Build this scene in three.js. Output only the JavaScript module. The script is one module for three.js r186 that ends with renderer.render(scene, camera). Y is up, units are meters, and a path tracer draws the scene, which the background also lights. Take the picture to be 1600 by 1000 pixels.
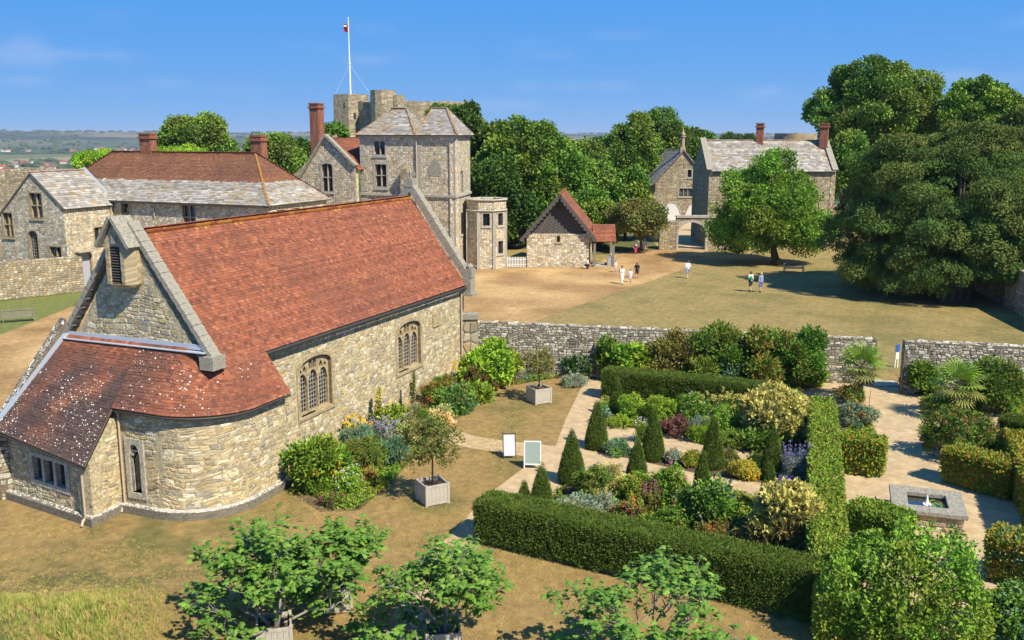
import * as THREE from 'three';
import { mergeGeometries } from 'three/addons/utils/BufferGeometryUtils.js';
import { MarchingCubes } from 'three/addons/objects/MarchingCubes.js';

// ---------- camera, sky, sun, exposure ----------
const scene = new THREE.Scene();
const PITCH = Math.atan(293 / 1500), EYE = 14;
const camera = new THREE.PerspectiveCamera(36.87, 1.6, 0.5, 40000);
camera.position.set(0, EYE, 0); camera.rotation.x = -PITCH;
scene.add(camera);
const renderer = new THREE.WebGLRenderer({ antialias: true });
renderer.toneMapping = THREE.LinearToneMapping;
renderer.toneMappingExposure = 1.45;
renderer.shadowMap.enabled = true;
const SUN = new THREE.Vector3(0.68 * Math.cos(0.83), Math.sin(0.83), 0.733 * Math.cos(0.83)).normalize();
const sun = new THREE.DirectionalLight(new THREE.Color(1, 0.905, 0.735), 5.0);
sun.position.copy(SUN).multiplyScalar(250).add(new THREE.Vector3(0, 0, -70)); sun.target.position.set(0, 0, -70);
sun.castShadow = true; sun.shadow.mapSize.set(4096, 4096);
Object.assign(sun.shadow.camera, { left: -90, right: 90, top: 90, bottom: -90, near: 1, far: 600 });
scene.add(sun, sun.target);

// seeded randomness and value noise
let seed = 7;
const srand = s => { seed = s; };
const rnd = () => { seed = (seed + 0x6D2B79F5) | 0; let t = Math.imul(seed ^ (seed >>> 15), 1 | seed); t = (t + Math.imul(t ^ (t >>> 7), 61 | t)) ^ t; return ((t ^ (t >>> 14)) >>> 0) / 4294967296; };
const rr = (a, b) => a + (b - a) * rnd();
const clamp = (x, a = 0, b = 1) => Math.min(b, Math.max(a, x));
const sm = (a, b, x) => { const t = clamp((x - a) / (b - a)); return t * t * (3 - 2 * t); };
const mix = (a, b, t) => a + (b - a) * t;
const hsh = (x, y, s = 0) => { let h = Math.imul(x | 0, 374761393) ^ Math.imul(y | 0, 668265263) ^ Math.imul(s + 11, 2147483647); h = Math.imul(h ^ (h >>> 13), 1274126177); return ((h ^ (h >>> 16)) >>> 0) / 4294967296; };
function vn(x, y, s = 0, per = 0) {
  const xi = Math.floor(x), yi = Math.floor(y), fx = x - xi, fy = y - yi, w = v => per ? ((v % per) + per) % per : v;
  const u = fx * fx * (3 - 2 * fx), v = fy * fy * (3 - 2 * fy);
  return mix(mix(hsh(w(xi), w(yi), s), hsh(w(xi + 1), w(yi), s), u), mix(hsh(w(xi), w(yi + 1), s), hsh(w(xi + 1), w(yi + 1), s), u), v);
}
function fbm(x, y, o = 4, s = 0, per = 0) { let a = 0.5, r = 0, n = 0; for (let i = 0; i < o; i++) { r += a * vn(x, y, s + i * 17, per); n += a; a *= 0.5; x *= 2; y *= 2; per *= 2; } return r / n; }

{ // clear blue summer sky with a few faint wisps low down
  const W = 1024, H = 512, d = new Float32Array(W * H * 4);
  const hor = [0.19, 0.345, 0.585], mid = [0.042, 0.232, 0.60], zen = [0.026, 0.125, 0.38];
  for (let y = 0; y < H; y++) {
    const el = ((y + 0.5) / H - 0.5) * 180, e = Math.max(0, el);
    const t = 1 - Math.exp(-e / 4.2), q = sm(7, 75, e);
    for (let x = 0; x < W; x++) {
      const az = x / W * 360, i = (y * W + x) * 4;
      const wisp = e > 0.3 && e < 7 ? sm(0.58, 0.85, fbm(az * 0.22, e * 2.6, 4, 5)) * 0.22 * sm(0.3, 1.2, e) * (1 - sm(4, 7, e)) : 0;
      for (let k = 0; k < 3; k++) d[i + k] = mix(mix(mix(hor[k], mid[k], t), zen[k], q), [0.48, 0.51, 0.62][k], wisp);
      d[i + 3] = 1;
    }
  }
  const tx = new THREE.DataTexture(d, W, H, THREE.RGBAFormat, THREE.FloatType);
  tx.mapping = THREE.EquirectangularReflectionMapping; tx.magFilter = tx.minFilter = THREE.LinearFilter; tx.wrapS = THREE.RepeatWrapping; tx.needsUpdate = true;
  scene.background = tx; scene.environment = tx;
}
scene.fog = new THREE.FogExp2(new THREE.Color(0.62, 0.74, 0.95), 0.00006);

// ---------- helpers ----------
const V3 = (x, y, z) => new THREE.Vector3(x, y, z);
const taken = {};
const numbered = n => { taken[n] = (taken[n] ?? -1) + 1; return taken[n] ? n + '_' + String(taken[n]).padStart(3, '0') : n; };
function setup(o) { o.traverse(c => { if (c.isMesh) { c.castShadow = c.receiveShadow = true; } }); return o; }
function tag(o, label, category, group, kind) { const u = o.userData; if (label) u.label = label; if (category) u.category = category; if (group) u.group = group; if (kind) u.kind = kind; return o; }
function thing(name, label, category, pos, turn = 0, group) { const o = new THREE.Group(); o.name = numbered(name); o.position.copy(pos); o.rotation.y = turn; scene.add(o); return tag(o, label, category, group); }
function part(parent, name, geo, mat, kind) { const m = new THREE.Mesh(geo, mat); m.name = name; m.castShadow = m.receiveShadow = true; if (kind) m.userData.kind = kind; parent.add(m); return m; }
function single(name, geo, mat, pos, label, category, group) { const m = new THREE.Mesh(geo, mat); m.name = numbered(name); m.castShadow = m.receiveShadow = true; if (pos) m.position.copy(pos); scene.add(m); return tag(m, label, category, group); }
function structure(name, geo, mat) { const m = new THREE.Mesh(geo, mat); m.name = numbered(name); m.castShadow = m.receiveShadow = true; m.userData.kind = 'structure'; scene.add(m); return m; }
function copyOf(o, label) { const c = o.clone(); c.name = numbered(o.name.replace(/_\d{3}$/, '')); c.userData = { ...o.userData }; if (label) c.userData.label = label; scene.add(c); return c; }
// a pixel of the 1600 x 1000 photograph and a known height or distance give a point
const PC = Math.cos(PITCH), PS = Math.sin(PITCH);
const ray = (px, py) => { const a = (px - 800) / 1500, b = (500 - py) / 1500; return [a, -PS + b * PC, -PC - b * PS]; };
const G = (px, py, h = 0) => { const d = ray(px, py), t = (h - EYE) / d[1]; return V3(d[0] * t, h, d[2] * t); };
const HZ = (px, py, z) => { const d = ray(px, py), t = z / d[2]; return V3(d[0] * t, EYE + d[1] * t, z); };
const mpp = p => { const dy = p.y - EYE; return (dy * -PS - p.z * PC) / 1500; };
const col = (h, k = 1) => { const c = new THREE.Color(h); return c.multiplyScalar(k); };
const flat2 = (pts, y) => { const s = new THREE.Shape(pts.map(p => new THREE.Vector2(p.x, -p.z))); const g = new THREE.ShapeGeometry(s); g.rotateX(-Math.PI / 2); g.translate(0, y, 0); const uv = g.attributes.uv, P = g.attributes.position; for (let i = 0; i < uv.count; i++) uv.setXY(i, P.getX(i), P.getZ(i)); return g; };
const box = (w, h, d, x = 0, y = 0, z = 0) => new THREE.BoxGeometry(w, h, d).translate(x, y, z);
const cyl = (r0, r1, h, n = 10, x = 0, y = 0, z = 0) => new THREE.CylinderGeometry(r1, r0, h, n).translate(x, y + h / 2, z);
const merge = a => mergeGeometries(a.map(g => g.index ? g.toNonIndexed() : g).map(g => { for (const k of Object.keys(g.attributes)) if (!['position', 'normal', 'uv'].includes(k)) g.deleteAttribute(k); return g; }), false);
function tube(pts, radii, n = 6) { // tapered tube along points
  const P = [], N = [], I = [], U = [];
  const up0 = V3(0.31, 0.2, 0.93).normalize();
  for (let i = 0; i < pts.length; i++) {
    const t = pts[Math.min(i + 1, pts.length - 1)].clone().sub(pts[Math.max(i - 1, 0)]).normalize();
    const a = V3().crossVectors(t, up0).normalize(), b = V3().crossVectors(t, a);
    for (let k = 0; k <= n; k++) { const w = k / n * Math.PI * 2, nx = a.clone().multiplyScalar(Math.cos(w)).addScaledVector(b, Math.sin(w)); N.push(nx.x, nx.y, nx.z); P.push(pts[i].x + nx.x * radii[i], pts[i].y + nx.y * radii[i], pts[i].z + nx.z * radii[i]); U.push(k / n, i); }
  }
  for (let i = 0; i < pts.length - 1; i++) for (let k = 0; k < n; k++) { const q = i * (n + 1) + k; I.push(q, q + 1, q + n + 1, q + 1, q + n + 2, q + n + 1); }
  const g = new THREE.BufferGeometry(); g.setAttribute('position', new THREE.Float32BufferAttribute(P, 3)); g.setAttribute('normal', new THREE.Float32BufferAttribute(N, 3)); g.setAttribute('uv', new THREE.Float32BufferAttribute(U, 2)); g.setIndex(I); return g;
}
// raw triangle collector with colours
class Tris {
  constructor() { this.p = []; this.c = []; this.u = []; }
  tri(a, b, c, k) { for (const v of [a, b, c]) { this.p.push(v.x, v.y, v.z); this.c.push(k.r, k.g, k.b); this.u.push(v.x * 0.7 + v.z * 0.71, v.y + v.z * 0.3); } }
  quad(a, b, c, d, k) { this.tri(a, b, c, k); this.tri(a, c, d, k); }
  geo(color = true) { const g = new THREE.BufferGeometry(); g.setAttribute('position', new THREE.Float32BufferAttribute(this.p, 3)); g.setAttribute('uv', new THREE.Float32BufferAttribute(this.u, 2)); if (color) g.setAttribute('color', new THREE.Float32BufferAttribute(this.c, 3)); g.computeVertexNormals(); return g; }
}

// ---------- textures ----------
function tex(n, fn, srgb = true) {
  const d = new Uint8Array(n * n * 4);
  for (let y = 0; y < n; y++) for (let x = 0; x < n; x++) { const c = fn(x / n, y / n, x, y), i = (y * n + x) * 4; d[i] = clamp(c[0], 0, 1) * 255; d[i + 1] = clamp(c[1], 0, 1) * 255; d[i + 2] = clamp(c[2], 0, 1) * 255; d[i + 3] = 255; }
  const t = new THREE.DataTexture(d, n, n); t.wrapS = t.wrapT = THREE.RepeatWrapping; t.magFilter = THREE.LinearFilter; t.minFilter = THREE.LinearMipmapLinearFilter; t.generateMipmaps = true; if (srgb) t.colorSpace = THREE.SRGBColorSpace; t.needsUpdate = true; return t;
}
const rep = (t, m) => { const c = t.clone(); c.repeat.set(1 / m, 1 / m); c.needsUpdate = true; return c; };
const blades = new Float32Array(1024 * 1024); // short strokes: the lie of grass blades
{ srand(3); for (let i = 0; i < 60000; i++) { let x = rnd() * 1024, y = rnd() * 1024; const a = rnd() * 6.28, L = rr(5, 16), v = rr(-1, 1); for (let k = 0; k < L; k++) { blades[((y | 0) & 1023) * 1024 + ((x | 0) & 1023)] = v; x += Math.cos(a); y += Math.sin(a); } } }
const tGrass = tex(1024, (u, v, x, y) => { const b = blades[y * 1024 + x], n = fbm(u * 16, v * 16, 4, 1, 16), f = hsh(x, y, 12), m = 0.78 + 0.2 * b + (n - 0.5) * 0.3 + (f - 0.5) * 0.2; return [m, m * (0.985 + b * 0.03), m * (0.95 - b * 0.06)]; });
const tGravel = tex(1024, (u, v) => { const n = fbm(u * 12, v * 12, 4, 21, 12), s = hsh(u * 512 | 0, v * 512 | 0, 4), m = 0.84 + (n - 0.5) * 0.24 + (s - 0.5) * 0.22; return [m, m * 0.985, m * 0.96]; });
const tCourt = tex(1024, (u, v) => { const n = fbm(u * 9, v * 9, 5, 51, 9), w = fbm(u * 30, v * 5, 4, 52, 0), f = fbm(u * 160, v * 160, 2, 53, 160), s = hsh(u * 1024 | 0, v * 1024 | 0, 6), m = 0.82 + (n - 0.5) * 0.42 + (f - 0.5) * 0.2 + (s - 0.5) * 0.12; return [m, m * (0.97 + (n - 0.5) * 0.12), m * (0.93 + (n - 0.5) * 0.25)]; });
const tGrain = tex(512, (u, v) => { const n = fbm(u * 20, v * 20, 5, 31, 20), s = hsh(u * 512 | 0, v * 512 | 0, 9), m = 0.82 + (n - 0.5) * 0.55 + (s - 0.5) * 0.12; return [m, m, m * 0.98]; });
// random rubble masonry for walls too far off to pick out single stones
const RUB = 96;
function rubCell(u, v) { // irregular courses of stones, tileable
  let b1 = 9, b2 = 9, id = 0; const U = u * RUB * 0.62, Vv = v * RUB, nu = Math.round(RUB * 0.62), nv = RUB, x0 = Math.floor(U), y0 = Math.floor(Vv);
  for (let j = -1; j <= 1; j++) for (let i = -1; i <= 1; i++) { const X = x0 + i, Y = y0 + j, wx = ((X % nu) + nu) % nu, wy = ((Y % nv) + nv) % nv; const dx = X + 0.15 + 0.7 * hsh(wx, wy, 1) - U, dy = (Y + 0.2 + 0.6 * hsh(wx, wy, 2) - Vv); const d = Math.hypot(dx, dy); if (d < b1) { b2 = b1; b1 = d; id = wx + wy * 977; } else if (d < b2) b2 = d; }
  return [b2 - b1, id];
}
const rubPix = [];
const tRub = tex(1024, (u, v) => {
  const [e, id] = rubCell(u, v), j = sm(0.04, 0.2, e), t = hsh(id, 3, 5), w = fbm(u * 40, v * 40, 3, 8, 40);
  let c = t < 0.5 ? [0.77, 0.72, 0.61] : t < 0.72 ? [0.68, 0.65, 0.58] : t < 0.87 ? [0.84, 0.81, 0.74] : [0.72, 0.63, 0.48];
  const k = 0.86 + hsh(id, 7, 2) * 0.28 + (w - 0.5) * 0.3; rubPix.push(j * (0.6 + 0.4 * hsh(id, 9, 1)));
  return c.map((q, i) => mix([0.69, 0.64, 0.54][i], q * k, j));
});
const tRubB = tex(1024, (u, v, x, y) => { const q = rubPix[y * 1024 + x]; return [q, q, q]; }, false);
const tBrick = tex(512, (u, v) => { const r = Math.floor(v * 32), uu = u * 12 + (r % 2) * 0.5, f = uu - Math.floor(uu), g = v * 32 - r; const m = f < 0.06 || g < 0.16 ? 1 : 0, t = hsh(Math.floor(uu) % 12, r, 3), n = fbm(u * 30, v * 30, 3, 6, 30); return m ? [0.5, 0.36, 0.29] : [0.47 + t * 0.12 + (n - 0.5) * 0.25, 0.29 + t * 0.08 + (n - 0.5) * 0.2, 0.22 + t * 0.05 + (n - 0.5) * 0.1]; });
const tWood = tex(256, (u, v) => { const n = fbm(u * 60, v * 4, 4, 41, 0), m = 0.72 + (n - 0.5) * 0.6; return [m, m * 0.98, m * 0.95]; });

// ---------- materials ----------
const std = (o) => new THREE.MeshStandardMaterial({ roughness: 0.92, ...o });
const M = {
  ground: std({ vertexColors: true, map: rep(tGrass, 4.2), bumpMap: rep(tGrass, 4.2), bumpScale: 0.035, roughness: 1 }),
  court: std({ color: col('#c9a771'), map: rep(tCourt, 34), bumpMap: rep(tGravel, 5), bumpScale: 0.01, roughness: 1 }),
  path: std({ color: col('#dcc49c'), map: rep(tGravel, 3.3), bumpMap: rep(tGravel, 3.3), bumpScale: 0.012, roughness: 1 }),
  soil: std({ color: col('#8d7660'), map: rep(tGrass, 2.1), bumpMap: rep(tGrass, 2.1), bumpScale: 0.05, roughness: 1 }),
  stone: std({ vertexColors: true, map: rep(tGrain, 0.9), bumpMap: rep(tGrain, 0.9), bumpScale: 0.012 }),
  mortar: std({ color: col('#d8c8a4'), map: rep(tGrain, 1.3), bumpMap: rep(tGrain, 1.3), bumpScale: 0.015 }),
  darkmortar: std({ color: col('#857b6b'), map: rep(tGrain, 1.3), bumpMap: rep(tGrain, 1.3), bumpScale: 0.02 }),
  rubble: std({ map: rep(tRub, 17), bumpMap: rep(tRubB, 17), bumpScale: 0.05 }),
  rubgrey: std({ color: col('#d6d2cb'), map: rep(tRub, 19), bumpMap: rep(tRubB, 19), bumpScale: 0.06 }),
  ashlar: std({ color: col('#c9b48f'), map: rep(tGrain, 1.7), bumpMap: rep(tGrain, 1.7), bumpScale: 0.006 }),
  coping: std({ color: col('#b7b1a2'), map: rep(tGrain, 0.8), bumpMap: rep(tGrain, 0.8), bumpScale: 0.015 }),
  pale: std({ color: col('#cfc9bb'), map: rep(tGrain, 1.1) }),
  lead: std({ color: col('#b9c0c9'), roughness: 0.55, metalness: 0.25 }),
  gutter: std({ color: col('#3b3a38'), roughness: 0.6 }),
  pipe: std({ color: col('#b7a690'), roughness: 0.6 }),
  tile: std({ color: 0xffffff, roughness: 0.88 }),
  deck: std({ color: col('#6b3a28') }),
  slatedeck: std({ color: col('#6f6a60') }),
  lichen: std({ color: col('#dcd8cc') }),
  brick: std({ map: rep(tBrick, 2.6), bumpMap: rep(tBrick, 2.6), bumpScale: 0.01 }),
  glass: new THREE.MeshPhysicalMaterial({ color: col('#20242a'), roughness: 0.08, metalness: 0, clearcoat: 0.6 }),
  leadbar: std({ color: col('#a7a59e'), roughness: 0.7 }),
  greywood: std({ color: col('#b3aca2'), map: rep(tWood, 1) }),
  boards: std({ color: col('#6f6c6b'), map: rep(tWood, 1) }),
  darkwood: std({ color: col('#6d6763'), map: rep(tWood, 1) }),
  bark: std({ color: col('#6d6152'), map: rep(tGrain, 0.7) }),
  palebark: std({ color: col('#aaa398'), map: rep(tGrain, 0.5) }),
  white: std({ color: col('#e4e2da'), roughness: 0.6 }),
  planter: std({ color: col('#f2eee2'), map: rep(tWood, 0.8), roughness: 0.8 }),
  leaf: new THREE.MeshPhysicalMaterial({ color: 0xffffff, roughness: 0.62, transmission: 0.22, thickness: 0, side: THREE.DoubleSide, specularIntensity: 0.4 }),
  needle: new THREE.MeshPhysicalMaterial({ color: 0xffffff, roughness: 0.85, side: THREE.DoubleSide, specularIntensity: 0.25 }),
  hedgecore: std({ color: new THREE.Color(0.09, 0.14, 0.03), roughness: 1 }),
};

// ---------- terrain ----------
function terrainH(x, z) {
  const dx = Math.max(-62 - x, 0, x - 110), dz = Math.max(-165 - z, 0), d = Math.hypot(dx, dz), r = Math.hypot(x, z);
  let h = -58 * sm(6, 420, d);
  if (r > 1200) {
    const s = x / Math.max(1, -z), top = mix(26, 6, sm(-0.5, 0.05, s));
    h += (58 + top) * sm(3900, 8200, r) * (0.9 + 0.1 * vn(x / 900, z / 900, 3)) + 5 * (fbm(x / 700, z / 700, 3, 2) - 0.5) * sm(1200, 2500, r);
    h += (9 * (vn(x / 1500, z / 2500, 8) - 0.4)) * sm(5000, 8000, r);
    h -= 60 * sm(9000, 12500, r);
  }
  if (z > -31 && x < -6) h += 1.7 * sm(-29.3, -21.5, z + 0.12 * (x + 17)) * sm(-6.5, -11.5, x) + 0.05 * (vn(x * 2, z * 2) - 0.5);
  return h;
}
const DRY = [0.57, 0.39, 0.145], GRN = [0.17, 0.20, 0.045], OLV = [0.52, 0.40, 0.145];
const near = (x, z, cx, cz, r0, r1) => 1 - sm(r0, r1, Math.hypot(x - cx, z - cz));
function groundColor(x, z) {
  const r = Math.hypot(x, z);
  if (r < 330) {
    const n = fbm(x * 0.35, z * 0.35, 4, 11), n2 = fbm(x * 1.6, z * 1.6, 3, 12);
    let base = z < -56 ? OLV : DRY, g = clamp(sm(0.5, 0.72, n * 0.7 + n2 * 0.3) * (z < -56 ? 0.5 : 0.55));
    // greener grass along the wall foot, on the bank, round the planters, and where the tree shades the court lawn
    if (z > -56) {
      g = Math.max(g, 0.75 * sm(0.36, 0.58, n2 * 0.6 + n * 0.4) * (near(x, z, -12.8, -31.2, 1.6, 4.6)), 0.9 * sm(0.3, 0.6, n2) * sm(-8, -12, x) * sm(-30.2, -28.6, z));
      g = Math.max(g, 0.75 * near(x, z, -3, -35, 0.75, 1.5), 0.6 * near(x, z, 1.4, -48.8, 0.7, 1.3));
    } else { g = Math.max(g, 0.45 * sm(0.45, 0.7, n) * sm(14, 30, x)); if (x < -30) g = Math.max(g, 0.9); if (z < -112 && x > 8 && x < 20) g = 0.95; }
    const k = 0.9 + 0.2 * n2;
    return base.map((b, i) => mix(b, GRN[i], g) * k);
  }
  if (r < 1500) { const n = fbm(x / 60, z / 60, 3, 5); return [0.09 + 0.08 * n, 0.13 + 0.06 * n, 0.045]; }
  // patchwork of fields, stubble, pasture and woodland
  const fx = x / 420 + 0.4 * vn(x / 600, z / 600, 4), fz = z / 560 + 0.4 * vn(x / 600, z / 600, 9), t = hsh(Math.floor(fx), Math.floor(fz), 6);
  if (r > 2750 && r < 3650) return t < 0.12 ? [0.2, 0.24, 0.08] : [0.46, 0.39, 0.19];
  if (r < 2750) return [0.16, 0.17, 0.09];
  return t < 0.34 ? [0.045, 0.07, 0.03] : t < 0.6 ? [0.11, 0.15, 0.06] : t < 0.82 ? [0.34, 0.27, 0.15] : [0.2, 0.2, 0.1];
}
{
  const nr = 560, na = 250, P = [], C = [], U = [], I = [];
  for (let i = 0; i <= nr; i++) {
    const r = 15 * Math.pow(13000 / 15, i / nr);
    for (let j = 0; j <= na; j++) { const a = (j / na - 0.5) * 2.1, x = Math.sin(a) * r, z = -Math.cos(a) * r, c = groundColor(x, z); P.push(x, terrainH(x, z), z); C.push(...c); U.push(x, z); }
  }
  for (let i = 0; i < nr; i++) for (let j = 0; j < na; j++) { const q = i * (na + 1) + j; I.push(q, q + 1, q + na + 1, q + 1, q + na + 2, q + na + 1); }
  const g = new THREE.BufferGeometry(); g.setAttribute('position', new THREE.Float32BufferAttribute(P, 3)); g.setAttribute('color', new THREE.Float32BufferAttribute(C, 3)); g.setAttribute('uv', new THREE.Float32BufferAttribute(U, 2)); g.setIndex(I); g.computeVertexNormals();
  structure('ground', g, M.ground);
}
// sheets of gravel: the castle court, the garden paths
structure('gravel_court', flat2([V3(-3.5, 0, -55.5), V3(-0.5, 0, -66), G(840, 500), G(925, 470), G(990, 448), G(1060, 424), G(1085, 408), G(1108, 398), V3(24, 0, -117), V3(24.5, 0, -135), V3(19, 0, -135), V3(18, 0, -116), G(985, 393), G(958, 393), G(950, 400), V3(9, 0, -102), V3(-8, 0, -104), V3(-30, 0, -93), V3(-34, 0, -82), G(112, 479), G(60, 500), G(0, 523), V3(-46, 0, -60), V3(-40, 0, -40), V3(-17, 0, -40)], 0.004), M.court);
structure('gate_passage_paving', flat2([V3(19.2, 0, -117.5), V3(24.4, 0, -117.5), V3(33, 0, -151), V3(22, 0, -151)], 0.008), M.path);
structure('gravel_path', flat2([G(700, 667), G(742, 682), G(800, 690), G(868, 697), G(884, 655), G(906, 610), G(918, 587), V3(6, 0, -54.6), V3(20.6, 0, -53.4), V3(20.9, 0, -55.2), V3(21.3, 0, -55.2), V3(21.6, 0, -50.9), V3(40, 0, -48), V3(40, 0, -26), V3(22, 0, -23), V3(9.6, 0, -25.2), V3(-0.6, 0, -31.6), G(742, 858), G(700, 905), G(640, 1000), G(590, 1000), G(668, 872), G(716, 822), G(760, 775), G(838, 716), G(735, 700), G(690, 690)], 0.004), M.path);
structure('gate_step', box(1.5, 0.1, 1.1, 21.05, 0.05, -52.6).rotateY(0), M.pale);
const soilBed = pts => structure('soil_bed', flat2(pts, 0.008), M.soil);
soilBed([G(455, 770), G(500, 800), G(560, 798), G(602, 765), G(640, 722), G(662, 690), G(690, 668), G(740, 640), G(772, 606), V3(-2.4, 0, -54.4), V3(-9.5, 0, -38.2)]);
soilBed([G(772, 606), G(815, 600), G(868, 590), G(915, 586), V3(4.6, 0, -54.4), V3(-2.2, 0, -54.6)]);
soilBed([G(905, 742), G(880, 758), G(862, 775), G(850, 792), V3(0.2, 0, -32.2), V3(9, 0, -27), G(1262, 830), G(1245, 800), G(1180, 778), G(1100, 765), G(1000, 752)]);
soilBed([G(925, 690), G(915, 702), G(960, 712), G(1100, 742), G(1215, 758), G(1225, 742), G(1100, 718), G(1000, 702)]);
soilBed([G(945, 600), G(938, 645), G(960, 665), G(1060, 680), G(1210, 700), G(1250, 690), G(1250, 600)]);

// far land: woods, houses of the town, white sheds
srand(91);
{
  const g = new THREE.IcosahedronGeometry(1, 1), p = g.attributes.position; for (let i = 0; i < p.count; i++) { const k = 0.75 + 0.5 * hsh(Math.round(p.getX(i) * 50), Math.round(p.getY(i) * 50 + p.getZ(i) * 77), 3); p.setXYZ(i, p.getX(i) * k, p.getY(i) * k, p.getZ(i) * k); } g.computeVertexNormals();
  const N = 5200, im = new THREE.InstancedMesh(g, std({ color: 0xffffff, roughness: 1 }), N), m = new THREE.Matrix4(), q = new THREE.Quaternion();
  for (let i = 0; i < N; i++) {
    const belt = rnd(), a = rr(-0.62, 0.62); let r = belt < 0.3 ? (a < -0.3 ? rr(700, 1000) : rr(700, 1500)) : belt < 0.5 ? rr(1500, 2700) : belt < 0.62 ? (rnd() < 0.5 ? rr(2690, 2790) : rr(3620, 3760)) : rr(3700, 9000);
    if (r > 3700 && hsh(Math.floor(Math.sin(a) * r / 330), Math.floor(r / 420), 5) < 0.42) r = rr(3660, 3800);
    const x = Math.sin(a) * r, z = -Math.cos(a) * r, s = rr(4, 8) * (r > 4000 ? 1.7 : 1);
    q.setFromAxisAngle(V3(0, 1, 0), rnd() * 6.3); m.compose(V3(x, terrainH(x, z) + s * 0.35, z), q, V3(s * rr(1, 1.8), s * rr(0.7, 1), s * rr(1, 1.5))); im.setMatrixAt(i, m);
    im.setColorAt(i, new THREE.Color(0.05 * rr(0.7, 1.3), 0.085 * rr(0.8, 1.25), 0.03));
  }
  im.name = 'distant_woodland'; im.userData = { kind: 'stuff', label: 'hazy dark green woods and hedgerow trees on the far hills', category: 'woodland' }; scene.add(im);
}
{
  const wallG = box(9, 4.6, 7, 0, 2.3, 0), roofT = new Tris(), w = col('#ffffff');
  { const a = V3(-4.8, 4.5, 3.8), b = V3(4.8, 4.5, 3.8), c = V3(4.8, 4.5, -3.8), d = V3(-4.8, 4.5, -3.8), e = V3(-4.8, 7.8, 0), f = V3(4.8, 7.8, 0); roofT.quad(a, b, f, e, w); roofT.quad(c, d, e, f, w); roofT.tri(b, c, f, w); roofT.tri(d, a, e, w); }
  const roofG = roofT.geo(false), roofs = ['#8f5443', '#9a6350', '#7c5a4e', '#8a7a70'].map(c => std({ color: col(c) })), walls = ['#cfc4b4', '#b98f76', '#e6e2d8', '#a8725a'].map(c => std({ color: col(c) }));
  const spot = []; for (let i = 0; i < 130; i++) { const a = rr(-0.56, -0.36), r = rr(1650, 2600); spot.push([a, r, 1]); }
  for (let i = 0; i < 40; i++) spot.push([rr(-0.56, -0.22), rr(3850, 4500), 1.4]);
  for (const [a, r, k] of spot) {
    const x = Math.sin(a) * r, z = -Math.cos(a) * r, far = k > 1, o = thing(far ? 'distant_building' : 'town_house', far ? 'tiny building in the hazy town beyond the straw field' : 'small red roofed house in the town below the castle', far ? 'building' : 'house', V3(x, terrainH(x, z) - 0.3, z), rr(-0.5, 0.5), far ? 'buildings beyond the straw field' : 'houses of the town in the valley');
    part(o, 'wall', wallG, walls[(rnd() * 4) | 0]); part(o, 'roof', roofG, roofs[(rnd() * 4) | 0]);
    o.scale.set(k * rr(1.0, 1.7), k * rr(0.8, 1.1), k);
  }
}

// ---------- masonry, windows, roofs ----------
const PAL = {
  buff: ['#c6b592', '#b8a888', '#d6caac', '#a89b82', '#c2ab7c', '#a39c8e', '#d9d0ba', '#cdb995', '#b4a283', '#d2c3a0'].map(c => col(c, 1.38)),
  white: ['#d4cfc2', '#c2bcae', '#a39d90', '#dedacf', '#8d877b', '#b6a78c', '#cbc3b2', '#e2ded4'].map(c => col(c, 1.15)),
};
// one roughly squared stone on a surface map(u, v, depth)
function stone(T, map, u0, u1, v0, v1, proud, c) {
  const w = u1 - u0, h = v1 - v0, j = () => rr(-0.12, 0.12), Q = [[u0 + w * 0.12 * rnd(), v0 + h * 0.14 * rnd()], [u1 - w * 0.12 * rnd(), v0 + h * 0.14 * rnd()], [u1 - w * 0.14 * rnd(), v1 - h * 0.17 * rnd()], [u0 + w * 0.14 * rnd(), v1 - h * 0.17 * rnd()]];
  const cu = (u0 + u1) / 2, cv = (v0 + v1) / 2, b = Q.map(q => map(q[0], q[1], -0.03)), m = Q.map(q => map(q[0], q[1], proud * 0.55)), f = Q.map(q => map(mix(q[0], cu, 0.2 + j()), mix(q[1], cv, 0.24 + j()), proud * rr(0.85, 1.15)));
  for (let i = 0; i < 4; i++) { const k = (i + 1) % 4; T.quad(b[i], b[k], m[k], m[i], c); T.quad(m[i], m[k], f[k], f[i], c); }
  T.quad(f[0], f[1], f[2], f[3], c);
}
let picked = 0;
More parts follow.
